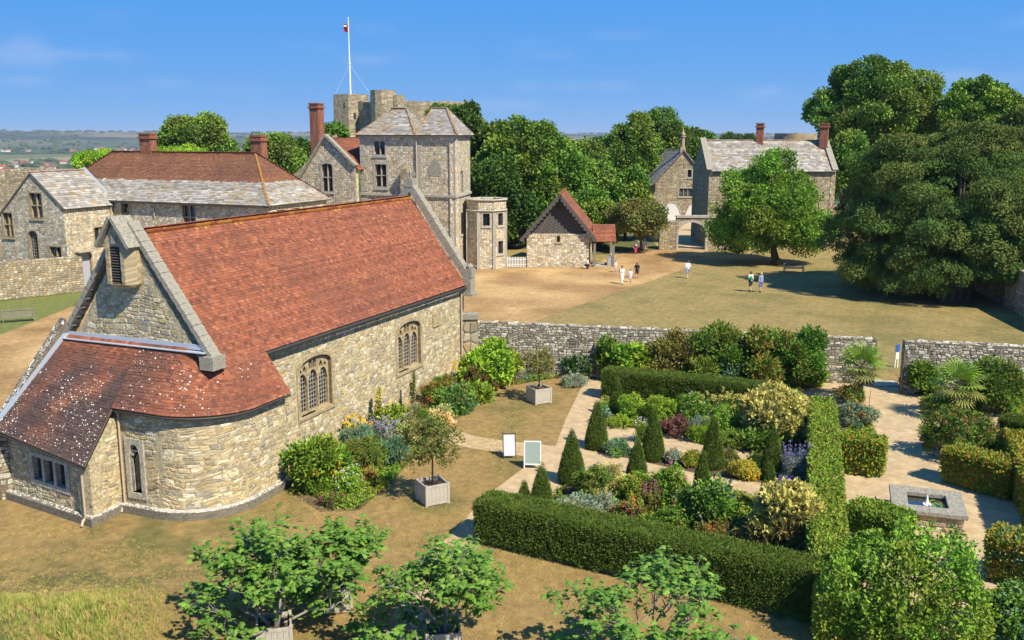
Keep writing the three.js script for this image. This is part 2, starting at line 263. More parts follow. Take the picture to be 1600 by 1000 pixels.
// covers W x H of a wall with stones; up to `pick` of them become meshes of their own, the rest one facing
function rubble(wall, map, W, H, inside, sw, sh, pal, proud, pick = 0, score) {
  const S = [], warp = (u, v) => [u + (vn(u * 2.3, v * 3.1, 7) - 0.5) * 0.16, v + (vn(u * 0.9, v * 0.8, 5) - 0.5) * 0.2 + (vn(u * 2.9, v * 2.3, 6) - 0.5) * 0.17];
  for (let v = 0.01; v < H;) { const h = sh * rr(0.65, 1.45); for (let u = -rnd() * sw; u < W;) { const w = sw * rr(0.5, 1.7); const two = h > sh * 1.1 && rnd() < 0.3; for (const [a, b] of two ? [[v, v + h * 0.5], [v + h * 0.5, v + h]] : [[v, v + h]]) { const [cu, cv] = warp(u + w / 2, (a + b) / 2); if (inside(cu - w * 0.42, cv - h * 0.3) && inside(cu + w * 0.42, cv - h * 0.3) && inside(cu - w * 0.42, cv + h * 0.3) && inside(cu + w * 0.42, cv + h * 0.3)) S.push([u + 0.008, u + w - 0.008, a + 0.008, b - 0.008]); } u += w; } v += h; }
  const wm = (u, v, d) => { const q = warp(u, v); return map(q[0], q[1], d); };
  if (pick) S.sort((a, b) => (b[1] - b[0]) * (b[3] - b[2]) * (score ? score(b[0]) : 1) - (a[1] - a[0]) * (a[3] - a[2]) * (score ? score(a[0]) : 1));
  const rest = new Tris();
  S.forEach((s, i) => {
    const c = pal[(rnd() * pal.length) | 0].clone().multiplyScalar(rr(0.82, 1.12)), pr = proud * rr(0.12, 0.62);
    if (i < pick) { const T = new Tris(); stone(T, wm, ...s, pr, c); part(wall, 'stone', T.geo(), M.stone); picked++; } else stone(rest, wm, ...s, pr, c);
  });
  if (rest.p.length) part(wall, 'stone_facing', rest.geo(), M.stone, 'stuff');
}
const rectPath = (u, v, w, h) => new THREE.Path([new THREE.Vector2(u, v), new THREE.Vector2(u + w, v), new THREE.Vector2(u + w, v + h), new THREE.Vector2(u, v + h)]);
const archPts = (u, v, w, h, rise, n = 8) => { const P = [[u, v], [u + w, v]], s = v + h - rise; for (let i = 0; i <= n; i++) { const t = i / n, x = 1 - t; P.push([u + w / 2 + w / 2 * Math.cos(t * Math.PI / 2), s + rise * Math.sin(t * Math.PI / 2)]); } for (let i = 1; i <= n; i++) { const t = 1 - i / n; P.push([u + w / 2 - w / 2 * Math.cos(t * Math.PI / 2), s + rise * Math.sin(t * Math.PI / 2)]); } return P; };
const lancet = (u, v, w, h, n = 6) => { const P = [[u, v], [u + w, v]], s = v + h - w * 0.8; for (let i = 0; i <= n; i++) { const t = i / n; P.push([u + w - (w / 2) * t * t * 0.6 - (w / 2) * t * 0.4, s + w * 0.8 * Math.sin(t * Math.PI / 2)]); } for (let i = 1; i <= n; i++) { const t = 1 - i / n; P.push([u + (w / 2) * t * t * 0.6 + (w / 2) * t * 0.4, s + w * 0.8 * Math.sin(t * Math.PI / 2)]); } return P; };
const toPath = P => new THREE.Path(P.map(p => new THREE.Vector2(p[0], p[1])));
const toShape = (P, holes = []) => { const s = new THREE.Shape(P.map(p => new THREE.Vector2(p[0], p[1]))); s.holes.push(...holes.map(h => Array.isArray(h) ? toPath(h) : h)); return s; };
const ext = (P, holes, d, z = 0) => new THREE.ExtrudeGeometry(toShape(P, holes), { depth: d, bevelEnabled: false }).translate(0, 0, z);
// a wall seen from outside from (x0, z0) on the left to (x1, z1) on the right; wins: {u, v, w, h, nx, ny, arch}
function wall(o, name, mat, x0, z0, x1, z1, prof, wins = [], t = 0.5) {
  const dx = x1 - x0, dz = z1 - z0, L = Math.hypot(dx, dz), n = [-dz / L, dx / L];
  const P = typeof prof === 'number' ? [[0, 0], [L, 0], [L, prof], [0, prof]] : prof.map(([a, b]) => [a * L, b]);
  const holes = wins.map(w => w.arch ? archPts(w.u, w.v, w.w, w.h, w.arch) : [[w.u, w.v], [w.u + w.w, w.v], [w.u + w.w, w.v + w.h], [w.u, w.v + w.h]]);
  const m = part(o, name, ext(P, holes, t), mat); m.position.set(x0 - n[0] * t, 0, z0 - n[1] * t); m.rotation.y = Math.atan2(-dz, dx); 
  for (const w of wins) if (!w.bare) windowIn(o, m, w, t);
  return { m, L, t, map: (u, v, d) => V3(u, v, t + d) };
}
function windowIn(o, m, w, t) {
  const g = new THREE.Group(); g.name = w.door ? 'door' : 'window'; g.position.copy(m.position); g.rotation.copy(m.rotation); o.add(g);
  const b = w.b ?? 0.14, out = w.arch ? archPts(w.u - b, w.v - b, w.w + 2 * b, w.h + 2 * b, w.arch + b) : [[w.u - b, w.v - b], [w.u + w.w + b, w.v - b], [w.u + w.w + b, w.v + w.h + b], [w.u - b, w.v + w.h + b]];
  const inn = w.arch ? archPts(w.u, w.v, w.w, w.h, w.arch) : [[w.u, w.v], [w.u + w.w, w.v], [w.u + w.w, w.v + w.h], [w.u, w.v + w.h]];
  part(g, w.door ? 'door_surround' : 'window_frame', ext(out, [inn], 0.22, t - 0.19), w.frame ?? M.ashlar);
  if (w.door) { const n = 5; for (let i = 0; i < n; i++) part(g, 'plank', box(w.w / n - 0.012, w.h, 0.06, w.u + (i + 0.5) * w.w / n, w.v + w.h / 2, t - 0.24), w.door); return g; }
  const nx = w.nx ?? 1, ny = w.ny ?? 1, mu = 0.09, bars = [];
  for (let i = 1; i < nx; i++) bars.push(box(mu, w.h, 0.14, w.u + w.w * i / nx, w.v + w.h / 2, t - 0.17));
  for (let k = 1; k < ny; k++) bars.push(box(w.w - 0.002, mu, 0.132, w.u + w.w / 2, w.v + w.h * k / ny, t - 0.17));
  if (bars.length) part(g, 'mullion', merge(bars), w.frame ?? M.ashlar);
  for (let i = 0; i < nx; i++) for (let k = 0; k < ny; k++) part(g, 'pane', box(w.w / nx - mu, w.h / ny - (ny > 1 ? mu : 0), 0.02, w.u + w.w * (i + 0.5) / nx, w.v + w.h * (k + 0.5) / ny, t - 0.27 + rr(-0.004, 0.004)), M.glass);
  part(g, 'sill', box(w.w + 0.4, 0.1, 0.14, w.u + w.w / 2, w.v - b - 0.05, t + 0.03), w.frame ?? M.ashlar);
  if (w.grid) { const q = []; for (let i = 1; i < w.grid[0]; i++) q.push(box(0.025, w.h, 0.03, w.u + w.w * i / w.grid[0], w.v + w.h / 2, t - 0.22)); for (let k = 1; k < w.grid[1]; k++) q.push(box(w.w, 0.025, 0.028, w.u + w.w / 2, w.v + w.h * k / w.grid[1], t - 0.22)); part(g, 'glazing_bar', merge(q), M.leadbar); }
  return g;
}
// a solid slab roof between an eaves line and a top line, covered with separate overlapping tiles
function tileRoof(o, name, E, T, k, mat, deckMat, colour) {
  const n = E.length, g = new THREE.BufferGeometry(), P = [], I = [], N = [];
  const seg = i => { const a = E[Math.max(0, i - 1)], b = E[Math.min(n - 1, i + 1)]; const tx = b.clone().sub(a); if (tx.lengthSq() < 1e-6) tx.copy(T[Math.min(n - 1, i + 1)]).sub(T[Math.max(0, i - 1)]); tx.normalize(); const up = T[i].clone().sub(E[i]).normalize(); const nn = V3().crossVectors(tx, up).normalize(); return nn; };
  for (let i = 0; i < n; i++) { const nn = seg(i); N.push(nn); for (const q of [E[i], T[i]]) { P.push(q.x, q.y, q.z); const d = q.clone().addScaledVector(nn, -0.09); P.push(d.x, d.y, d.z); } }
  for (let i = 0; i < n - 1; i++) { const a = i * 4, b = a + 4; I.push(a, b, b + 2, a, b + 2, a + 2, a + 1, b + 3, b + 1, a + 1, a + 3, b + 3, a, b + 1, b, a, a + 1, b + 1); }
  { const a = 0, b = (n - 1) * 4; I.push(a, a + 2, a + 3, a, a + 3, a + 1, b, b + 3, b + 2, b, b + 1, b + 3); }
  g.setAttribute('position', new THREE.Float32BufferAttribute(P, 3)); g.setIndex(I); const gg = g.toNonIndexed(); gg.computeVertexNormals(); gg.setAttribute('uv', new THREE.Float32BufferAttribute(new Float32Array(gg.attributes.position.count * 2), 2));
  const deck = part(o, name, gg, deckMat);
  let Lm = 0; for (let i = 0; i < n; i++) Lm = Math.max(Lm, E[i].distanceTo(T[i]));
  const rows = Math.max(1, Math.round(Lm / k.gauge)), list = [];
  for (let r = 0; r < rows; r++) {
    const t = r / rows, line = E.map((e, i) => e.clone().lerp(T[i], t)), cum = [0]; for (let i = 1; i < n; i++) cum.push(cum[i - 1] + line[i].distanceTo(line[i - 1]));
    const L = cum[n - 1]; let s = -(r % 2) * k.w * 0.5 - (k.vary ? rnd() * k.w : 0);
    while (s < L - 0.02) {
      const w = k.vary ? k.w * rr(0.6, 1.5) : k.w, a = Math.max(0, s), b = Math.min(L, s + w); s += w; if (b - a < 0.03) continue;
      const c = (a + b) / 2; let i = 1; while (i < n - 1 && cum[i] < c) i++; const f = clamp((c - cum[i - 1]) / Math.max(1e-5, cum[i] - cum[i - 1]));
      const p = line[i - 1].clone().lerp(line[i], f), up = T[i - 1].clone().lerp(T[i], f).sub(E[i - 1].clone().lerp(E[i], f)).normalize(), tx = line[i].clone().sub(line[i - 1]); if (tx.lengthSq() < 1e-8) continue; tx.normalize();
      const nn = V3().crossVectors(tx, up).normalize(); up.crossVectors(nn, tx);
      list.push([p, tx, up, nn, b - a, t, c / L]);
    }
  }
  const im = new THREE.InstancedMesh(new THREE.BoxGeometry(1, 1, 1), mat, list.length), mm = new THREE.Matrix4();
  list.forEach(([p, tx, up, nn, w, t, f], i) => {
    const th = k.th * rr(0.8, 1.25), len = k.len * (k.vary ? rr(0.95, 1.1) : 1), ang = 0.1 + rr(-0.02, 0.025), u2 = up.clone().multiplyScalar(Math.cos(ang)).addScaledVector(nn, -Math.sin(ang)), n2 = nn.clone().multiplyScalar(Math.cos(ang)).addScaledVector(up, Math.sin(ang)), roll = rr(-0.012, 0.012);
    const x2 = tx.clone().addScaledVector(n2, roll).normalize(); const c = p.clone().addScaledVector(up, len * 0.5 - k.over).addScaledVector(nn, th * 0.5 + Math.sin(ang) * len * 0.5 + 0.002);
    mm.makeBasis(x2.clone().multiplyScalar(w - (k.vary ? 0.015 : 0.006)), u2.multiplyScalar(len), n2.multiplyScalar(th)); mm.setPosition(c); im.setMatrixAt(i, mm); im.setColorAt(i, colour(p, t, f).multiplyScalar(0.84 * (0.86 + 0.28 * hsh(Math.round(t * 997), 3, 5))));
  });
  im.name = k.name ?? 'roof_tile'; im.userData.kind = 'stuff'; im.castShadow = im.receiveShadow = true; deck.add(im); return deck;
}
const TILE = { gauge: 0.125, w: 0.175, len: 0.24, th: 0.032, over: 0.03 }, SLAB = { gauge: 0.26, w: 0.42, len: 0.42, th: 0.04, over: 0.06, vary: true, name: 'stone_slate' };
const tileCol = (dark = 0) => (p, t, f) => { const n = fbm(p.x * 0.6 + p.z * 0.5, p.y * 0.9 + p.z * 0.4, 3, 33), m = rnd(); const a = new THREE.Color(0.305, 0.098, 0.046), b = new THREE.Color(0.21, 0.074, 0.042), c = new THREE.Color(0.37, 0.137, 0.065); const q = m < 0.18 ? b : m < 0.33 ? c : a; return q.clone().lerp(b, sm(0.5, 0.75, n) * 0.6).lerp(new THREE.Color(0.115, 0.06, 0.045), dark * sm(0.12, 0.5, n + dark * 0.1)).multiplyScalar(rr(0.8, 1.18)); };
const slabCol = (p) => { const m = rnd(), n = fbm(p.x * 0.5 + p.z * 0.4, p.y * 1.1, 3, 71); const c = m < 0.5 ? [0.39, 0.36, 0.31] : m < 0.75 ? [0.31, 0.285, 0.245] : m < 0.93 ? [0.48, 0.45, 0.40] : [0.36, 0.27, 0.14]; return new THREE.Color(...c).lerp(new THREE.Color(0.36, 0.24, 0.10), 0.4 * sm(0.58, 0.78, n)).multiplyScalar(rr(0.75, 1.2)); };
const lerpPts = (a, b, n) => Array.from({ length: n + 1 }, (_, i) => a.clone().lerp(b, i / n));
// a row of separate ridge tiles
function ridge(o, a, b, r, step, mats, name = 'ridge_tile', flatness = 1) {
  const L = a.distanceTo(b), n = Math.round(L / step), d = b.clone().sub(a).normalize();
  const g = new THREE.CylinderGeometry(r, r * 1.06, step * 0.985, 8, 1, false, -Math.PI * 0.55, Math.PI * 1.1).rotateX(Math.PI / 2);
  for (let i = 0; i < n; i++) { const m = part(o, name, g, mats[(rnd() * mats.length) | 0]); m.position.copy(a).addScaledVector(d, (i + 0.5) * step * L / (n * step)); m.position.y += rr(-0.012, 0.012); m.quaternion.setFromUnitVectors(V3(0, 0, 1), d); m.rotateZ(Math.PI * 0 + (d.z > 0 ? 0 : 0)); m.scale.y = flatness; }
}
const orangeM = ['#b5641f', '#c4792a', '#a55a2a', '#c98a35', '#a4512f'].map(c => std({ color: col(c), map: rep(tGrain, 0.4) }));
const redM = ['#9c4f33', '#a85a3c', '#8c4a34', '#b08a4a'].map(c => std({ color: col(c), map: rep(tGrain, 0.4) }));
// coping stones laid end to end up a slope
function copingRun(o, a, b, w, h, step, mat, name = 'coping_stone') {
  const L = a.distanceTo(b), n = Math.max(1, Math.round(L / step)), d = b.clone().sub(a).normalize(), q = new THREE.Quaternion(), side = V3().crossVectors(V3(0, 1, 0), d).normalize(), up = V3().crossVectors(d, side);
  q.setFromRotationMatrix(new THREE.Matrix4().makeBasis(d, up, side.clone().negate()));
  const vs = [0, 1, 2].map(() => { const g = new THREE.BoxGeometry(L / n - 0.012, h, w, 3, 2, 3), p = g.attributes.position; for (let i = 0; i < p.count; i++) { const x = p.getX(i), y = p.getY(i), z = p.getZ(i), k = hsh(Math.round(x * 90), Math.round(y * 90 + z * 190), n) - 0.5; p.setXYZ(i, x, y + k * 0.03, z + k * 0.03); } g.computeVertexNormals(); return g; });
  for (let i = 0; i < n; i++) { const m = part(o, name, vs[(rnd() * 3) | 0], mat); m.position.copy(a).addScaledVector(d, (i + 0.5) * L / n); m.quaternion.copy(q); m.position.y += rr(-0.01, 0.01); }
}
const lichG = (() => { const T = new Tris(), c = col('#fff'); const n = 7, P = []; for (let i = 0; i < n; i++) { const a = i / n * 6.283, r = 0.7 + 0.5 * hsh(i, 3, 8); P.push(V3(Math.cos(a) * r, Math.sin(a) * r, 0)); } const top = P.map(p => p.clone().multiplyScalar(0.75).setZ(0.05)), mid = V3(0, 0, 0.06); for (let i = 0; i < n; i++) { const k = (i + 1) % n; T.quad(P[i], P[k], top[k], top[i], c); T.tri(top[i], top[k], mid, c); } return T.geo(false); })();
function lichen(o, list) { const im = new THREE.InstancedMesh(lichG, M.lichen, list.length), m = new THREE.Matrix4(); list.forEach(([p, tx, up, nn, s], i) => { m.makeBasis(tx.clone().multiplyScalar(s * rr(0.7, 1.4)), up.clone().multiplyScalar(s * rr(0.6, 1.1)), nn.clone().multiplyScalar(0.2)); m.setPosition(p); im.setMatrixAt(i, m); }); im.name = 'lichen'; im.userData.kind = 'stuff'; im.receiveShadow = true; o.add(im); }

// ---------- the chapel ----------
srand(17);
const CHO = V3(-8.9, 0, -36.9), CHR = -0.4017; // local x = across, z = -(distance along the nave)
{
  const o = thing('chapel', 'stone chapel with red tiled roof, bellcote and rounded low apse', 'chapel', CHO, CHR);
  const zg = 3.15, zf = -18.9, xr = -4.65, hr = 10.3, xe = -1.1, he = 5.42, xw = -1.4, pal = PAL.buff;
  // nave south wall with two traceried windows
  const trac = (u0) => ({ u: u0, v: 1.88, w: 2.4, h: 2.5, arch: 0.42, bare: true });
  const wn = [trac(3.22), trac(11.66)];
  const S = wall(o, 'nave_wall', M.mortar, xw, 0.5, xw, zf, 5.35, wn, 0.6);
  const inWin = (u, v) => wn.some(w => u > w.u - 0.24 && u < w.u + w.w + 0.24 && v > w.v - 0.22 && v < w.v + w.h + 0.2);
  rubble(S.m, S.map, S.L, 5.3, (u, v) => u > 0.05 && u < S.L - 0.02 && v > 0 && v < 5.27 && !inWin(u, v), 0.27, 0.16, pal, 0.035);
  for (const w of wn) {
    const g = new THREE.Group(); g.name = 'window'; g.position.copy(S.m.position); g.rotation.copy(S.m.rotation); o.add(g);
    part(g, 'window_surround', ext(archPts(w.u - 0.22, w.v - 0.2, w.w + 0.44, w.h + 0.38, 0.55), [archPts(w.u, w.v, w.w, w.h, 0.42)], 0.2, 0.44), M.ashlar);
    const holes = []; const lw = 0.68;
    for (let i = 0; i < 3; i++) { const u = w.u + 0.08 + i * 0.78; holes.push(lancet(u, w.v + 0.08, lw, i === 1 ? 1.8 : 1.74)); for (let k = 0; k < 2; k++) { const top = 0.42 - 0.17 * Math.abs(i - 1) - (i !== 1 && (k === 0) === (i === 0) ? 0.1 : 0); holes.push(lancet(u + 0.05 + k * 0.31, w.v + 1.86 + (i === 1 ? 0.05 : 0), 0.27, top + 0.04)); } }
    part(g, 'tracery', ext(archPts(w.u + 0.002, w.v + 0.002, w.w - 0.004, w.h - 0.004, 0.42), holes, 0.16, 0.3), M.ashlar);
    for (let i = 0; i < 3; i++) part(g, 'pane', box(0.74, 1.86, 0.02, w.u + 0.42 + i * 0.78, w.v + 0.95, 0.27), M.glass);
    part(g, 'pane', box(2.3, 0.56, 0.02, w.u + 1.2, w.v + 2.18, 0.265), M.glass);
    const q = []; for (let i = 0; i < 3; i++) { const u = w.u + 0.08 + i * 0.78; for (let k = 1; k < 4; k++) q.push(box(0.018, 1.7, 0.03, u + k * 0.17, w.v + 0.93, 0.32)); for (let k = 1; k < 9; k++) q.push(box(0.68, 0.018, 0.026, u + 0.34, w.v + 0.08 + k * 0.19, 0.32)); }
    part(g, 'glazing_bar', merge(q), M.leadbar);
    part(g, 'sill', box(2.7, 0.12, 0.3, w.u + 1.2, w.v - 0.09, 0.52), M.ashlar);
  }
  part(o, 'stone_tablet', box(0.06, 0.75, 0.85, xw + 0.05, 3.95, -15.4), M.ashlar);
  // far and north walls
  const gp = (c0, c1, top) => [[0, 0], [1, 0], [1, c1], [0.5, top], [0, c0]];
  wall(o, 'end_wall', M.rubble, xw, zf, -7.9, zf, gp(5.3, 5.3, 10.2), [], 0.5);
  wall(o, 'north_wall', M.rubble, -7.9, zf + 0.5, -7.9, zg - 0.55, 5.35, [], 0.5);
  copingRun(o, V3(-0.95, 5.75, zf + 0.12), V3(xr, 11.0, zf + 0.12), 0.5, 0.42, 0.85, M.coping); copingRun(o, V3(-8.4, 5.75, zf + 0.12), V3(xr, 11.0, zf + 0.12), 0.5, 0.42, 0.85, M.coping);
  part(o, 'apex_stone', merge([box(0.45, 0.5, 0.55, xr, 11.15, zf + 0.12), cyl(0.14, 0.1, 0.5, 8, xr, 11.3, zf + 0.12), box(0.5, 0.16, 0.16, xr, 11.65, zf + 0.12)]), M.coping);
  part(o, 'kneeler', merge([box(0.6, 0.9, 0.62, -1.05, 5.35, zf + 0.12), box(0.42, 0.5, 0.5, -0.92, 6.1, zf + 0.13), new THREE.SphereGeometry(0.2, 10, 8).translate(-0.92, 6.45, zf + 0.12), box(0.72, 0.14, 0.72, -1.0, 4.86, zf + 0.12)]), M.coping);
  // near gable with its coping and the bellcote
  const GA = wall(o, 'gable_wall', M.mortar, -7.95, zg, xw, zg, gp(5.6, 5.6, 10.45), [], 0.55);
  const bcx = -4.72 + 7.95;
  rubble(GA.m, GA.map, GA.L, 10.3, (u, v) => { const top = 5.5 + (1 - Math.abs(u - GA.L / 2) / (GA.L / 2)) * 4.7; return v > 5.6 && v < top - 0.1 && u > 0.1 && u < GA.L - 0.1 && !(Math.abs(u - bcx) < 0.72 && v > 8.35); }, 0.31, 0.17, pal, 0.04, 95);
  copingRun(o, V3(-0.95, 5.85, zg - 0.14), V3(xr + 0.15, 10.72, zg - 0.14), 0.5, 0.2, 0.45, M.coping); copingRun(o, V3(-8.42, 5.85, zg - 0.14), V3(xr - 0.15, 10.72, zg - 0.14), 0.5, 0.2, 0.45, M.coping);
  part(o, 'kneeler', box(0.62, 0.5, 0.72, -1.05, 5.68, zg - 0.1), M.coping);
  { // bellcote: canted box with louvres under a small gabled cap
    const b = new THREE.Group(); b.name = 'bellcote'; b.position.set(-4.75, 0, zg); o.add(b);
    const hood = [[-0.72, -0.12], [-0.72, 0.28], [-0.44, 0.56], [0.44, 0.56], [0.72, 0.28], [0.72, -0.12]];
    const bs = (a, c, y0, y1) => { const T = new Tris(), k = col('#fff'); for (let i = 0; i < a.length; i++) { const j = (i + 1) % a.length; T.quad(V3(a[j][0], y0, a[j][1]), V3(a[i][0], y0, a[i][1]), V3(c[i][0], y1, c[i][1]), V3(c[j][0], y1, c[j][1]), k); } for (let i = 1; i < a.length - 1; i++) { T.tri(V3(c[0][0], y1, c[0][1]), V3(c[i][0], y1, c[i][1]), V3(c[i + 1][0], y1, c[i + 1][1]), k); T.tri(V3(a[0][0], y0, a[0][1]), V3(a[i + 1][0], y0, a[i + 1][1]), V3(a[i][0], y0, a[i][1]), k); } return T.geo(false); };
    // left and right cheeks, lintel and base round the louvre opening
    const L = [[-0.72, -0.1], [-0.72, 0.28], [-0.44, 0.56], [-0.27, 0.56], [-0.27, -0.1]], Rr = [[0.27, -0.1], [0.27, 0.56], [0.44, 0.56], [0.72, 0.28], [0.72, -0.1]];
    part(b, 'cheek', bs(L, L, 8.45, 9.85), M.ashlar); part(b, 'cheek', bs(Rr, Rr, 8.45, 9.85), M.ashlar);
    part(b, 'corbel', bs(hood.map(p => [p[0] * 0.8, Math.min(p[1], 0.38)]), hood, 8.3, 8.45), M.ashlar);
    part(b, 'gable_stone', ext([[-0.62, 9.85], [0.62, 9.85], [0, 10.75]], [], 0.62, -0.1), M.ashlar);
    part(b, 'back_panel', box(0.54, 1.4, 0.04, 0, 9.15, 0.1), M.gutter);
    for (let i = 0; i < 13; i++) { const s = part(b, 'louvre_slat', box(0.53, 0.018, 0.16, 0, 0, 0), M.darkwood); s.position.set(0, 8.53 + i * 0.104, 0.44); s.rotation.x = 0.7; }
    for (const s of [-1, 1]) { const c = part(b, 'cap_slab', box(1.34, 0.13, 0.95, 0, 0, 0), M.coping); c.position.set(s * 0.42, 10.38, 0.22); c.rotation.z = -s * 0.97; }
    part(b, 'carved_shield', box(0.26, 0.3, 0.05, 0.02, 10.12, 0.55), M.coping);
  }
  // apse and vestry walls
  const ax = -0.2, cx = -2.5, cz = 2.3, rad = 2.3, zA = 4.6;
  const plan = []; plan.push([ax, -0.05], [ax, cz]); for (let i = 1; i <= 20; i++) { const a = i / 20 * Math.PI / 2; plan.push([cx + rad * Math.cos(a), cz + rad * Math.sin(a)]); }
  { // curved wall as one strip with thickness
    const cum = [0]; for (let i = 1; i < plan.length; i++) cum.push(cum[i - 1] + Math.hypot(plan[i][0] - plan[i - 1][0], plan[i][1] - plan[i - 1][1]));
    const L = cum[cum.length - 1], top = u => 3.82 + 0.14 * u / L;
    const at = (u, v, d) => { let i = 1; while (i < plan.length - 1 && cum[i] < u) i++; const f = clamp((u - cum[i - 1]) / (cum[i] - cum[i - 1]), -0.1, 1.1); const x = mix(plan[i - 1][0], plan[i][0], f), z = mix(plan[i - 1][1], plan[i][1], f); let nx = 1, nz = 0; if (z > cz && x > cx - 0.01) { nx = (x - cx) / rad; nz = (z - cz) / rad; } return V3(x + nx * d, v, z + nz * d); };
    const T = new Tris(), k = col('#fff'); for (let i = 0; i < plan.length - 1; i++) { const a = cum[i], b = cum[i + 1]; T.quad(at(b, 0, 0), at(a, 0, 0), at(a, top(a), 0), at(b, top(b), 0), k); T.quad(at(a, 0, -0.5), at(b, 0, -0.5), at(b, top(b), -0.5), at(a, top(a), -0.5), k); }
    const m = part(o, 'apse_wall', T.geo(false), M.mortar);
    rubble(m, (u, v, d) => at(L - u, v, d), L, 3.85, (u, v) => u > 0 && u < L - 0.03 && v > 0.02 && v < 3.75, 0.3, 0.16, pal, 0.04, 110, u => u < 5 ? 1.6 : 1);
  }
  const ap = wall(o, 'apse_wall', M.mortar, -4.35, zA, cx, zA, 3.96, [{ u: 0.5, v: 0.75, w: 0.5, h: 1.9, bare: true }], 0.5);
  rubble(ap.m, ap.map, ap.L, 3.9, (u, v) => u > 0.02 && v < 3.9 && v > 0 && u < ap.L && !(u > 0.26 && u < 1.24 && v > 0.5 && v < 2.88), 0.3, 0.16, pal, 0.045, 25);
  { const g = new THREE.Group(); g.name = 'window'; g.position.copy(ap.m.position); g.rotation.copy(ap.m.rotation); o.add(g); part(g, 'window_surround', ext([[0.3, 0.52], [1.2, 0.52], [1.2, 2.86], [0.3, 2.86]], [lancet(0.5, 0.75, 0.5, 1.9)], 0.3, 0.26), M.pale); part(g, 'cusp', merge([box(0.12, 0.1, 0.1, 0.56, 2.22, 0.4), box(0.12, 0.1, 0.1, 0.94, 2.22, 0.4), box(0.5, 0.07, 0.1, 0.75, 2.36, 0.4)]), M.pale); part(g, 'pane', box(0.5, 1.9, 0.02, 0.75, 1.7, 0.3), M.glass); }
  const vx0 = -9.8, vz0 = 5.3, vx1 = -4.25, vz1 = 6.15;
  const vw = [{ u: 2.05, v: 0.98, w: 2.2, h: 1.06, bare: true }];
  const ve = wall(o, 'vestry_wall', M.mortar, vx0, vz0, vx1, vz1, [[0, 0], [1, 0], [1, 2.28], [0, 2.8]], vw, 0.45);
  rubble(ve.m, ve.map, ve.L, 2.8, (u, v) => u > 0 && u < ve.L - 0.02 && v > 0 && v < 2.72 - 0.5 * u / ve.L && !(u > 1.9 && u < 4.4 && v > 0.8 && v < 2.2), 0.3, 0.16, pal, 0.045, 45);
  { const g = new THREE.Group(); g.name = 'window'; g.position.copy(ve.m.position); g.rotation.copy(ve.m.rotation); o.add(g); const H = [0, 1, 2].map(i => [[2.13 + i * 0.72, 1.05], [2.69 + i * 0.72, 1.05], [2.69 + i * 0.72, 1.98], [2.13 + i * 0.72, 1.98]]); part(g, 'window_frame', ext([[1.93, 0.84], [4.37, 0.84], [4.37, 2.14], [1.93, 2.14]], H, 0.26, 0.22), M.pale); for (let i = 0; i < 3; i++) part(g, 'pane', box(0.58, 0.95, 0.02, 2.41 + i * 0.72, 1.52, 0.26), M.glass); }
  const vs = wall(o, 'vestry_side_wall', M.mortar, vx1, vz1, -4.32, zA - 0.4, [[0, 0], [1, 0], [1, 4.2], [0, 2.28]], [], 0.45);
  rubble(vs.m, vs.map, vs.L, 4.2, (u, v) => u > 0.02 && u < vs.L && v > 0 && v < 2.2 + 1.9 * u / vs.L, 0.32, 0.17, pal, 0.045, 22);
  // plinth with pebbled top
  { const pts = [[-9.75, 5.62], [-4.05, 6.45], [-4.1, 4.95], [-2.5, 4.92]]; for (let i = 1; i <= 14; i++) { const a = Math.PI / 2 * (1 - i / 14); pts.push([cx + (rad + 0.3) * Math.cos(a), cz + (rad + 0.3) * Math.sin(a)]); } pts.push([0.1, 0.1]);
    const inn = [[-9.75, 5.0], [-4.6, 5.8], [-4.6, 4.4], [-2.5, 4.3]]; for (let i = 1; i <= 14; i++) { const a = Math.PI / 2 * (1 - i / 14); inn.push([cx + (rad - 0.3) * Math.cos(a), cz + (rad - 0.3) * Math.sin(a)]); } inn.push([-0.5, 0.1]);
    const T = new Tris(), k = col('#fff'), h = 0.3; for (let i = 0; i < pts.length - 1; i++) { const a = pts[i], b = pts[i + 1], c = inn[i], d = inn[i + 1]; T.quad(V3(a[0], -0.05, a[1]), V3(b[0], -0.05, b[1]), V3(b[0], h, b[1]), V3(a[0], h, a[1]), k); T.quad(V3(a[0], h, a[1]), V3(b[0], h, b[1]), V3(d[0], h, d[1]), V3(c[0], h, c[1]), k); }
    T.quad(V3(0.1, -0.05, 0.1), V3(-0.5, -0.05, 0.1), V3(-0.5, h, 0.1), V3(0.1, h, 0.1), k);
    const pl = part(o, 'plinth', T.geo(false), std({ color: col('#8f897c'), map: rep(tGrain, 0.7) }));
    const im = new THREE.InstancedMesh(new THREE.IcosahedronGeometry(0.035, 0), std({ color: 0xffffff }), 2600), m = new THREE.Matrix4(); for (let i = 0; i < 2600; i++) { const f = rnd() * (pts.length - 1), j = Math.min(pts.length - 2, Math.floor(f)), q = f - j, w = Math.sqrt(rnd()) * 0.45; const sj = j < 3 ? j : j; const x = mix(mix(pts[sj][0], pts[sj + 1][0], q), mix(inn[sj][0], inn[sj + 1][0], q), w), z = mix(mix(pts[sj][1], pts[sj + 1][1], q), mix(inn[sj][1], inn[sj + 1][1], q), w); m.makeScale(rr(0.7, 1.6), rr(0.5, 1), rr(0.7, 1.6)); m.setPosition(x, h + 0.005, z); im.setMatrixAt(i, m); im.setColorAt(i, new THREE.Color(0.55, 0.52, 0.46).multiplyScalar(rr(0.5, 1.2))); }
    im.name = 'pebble'; im.userData.kind = 'stuff'; pl.add(im);
  }
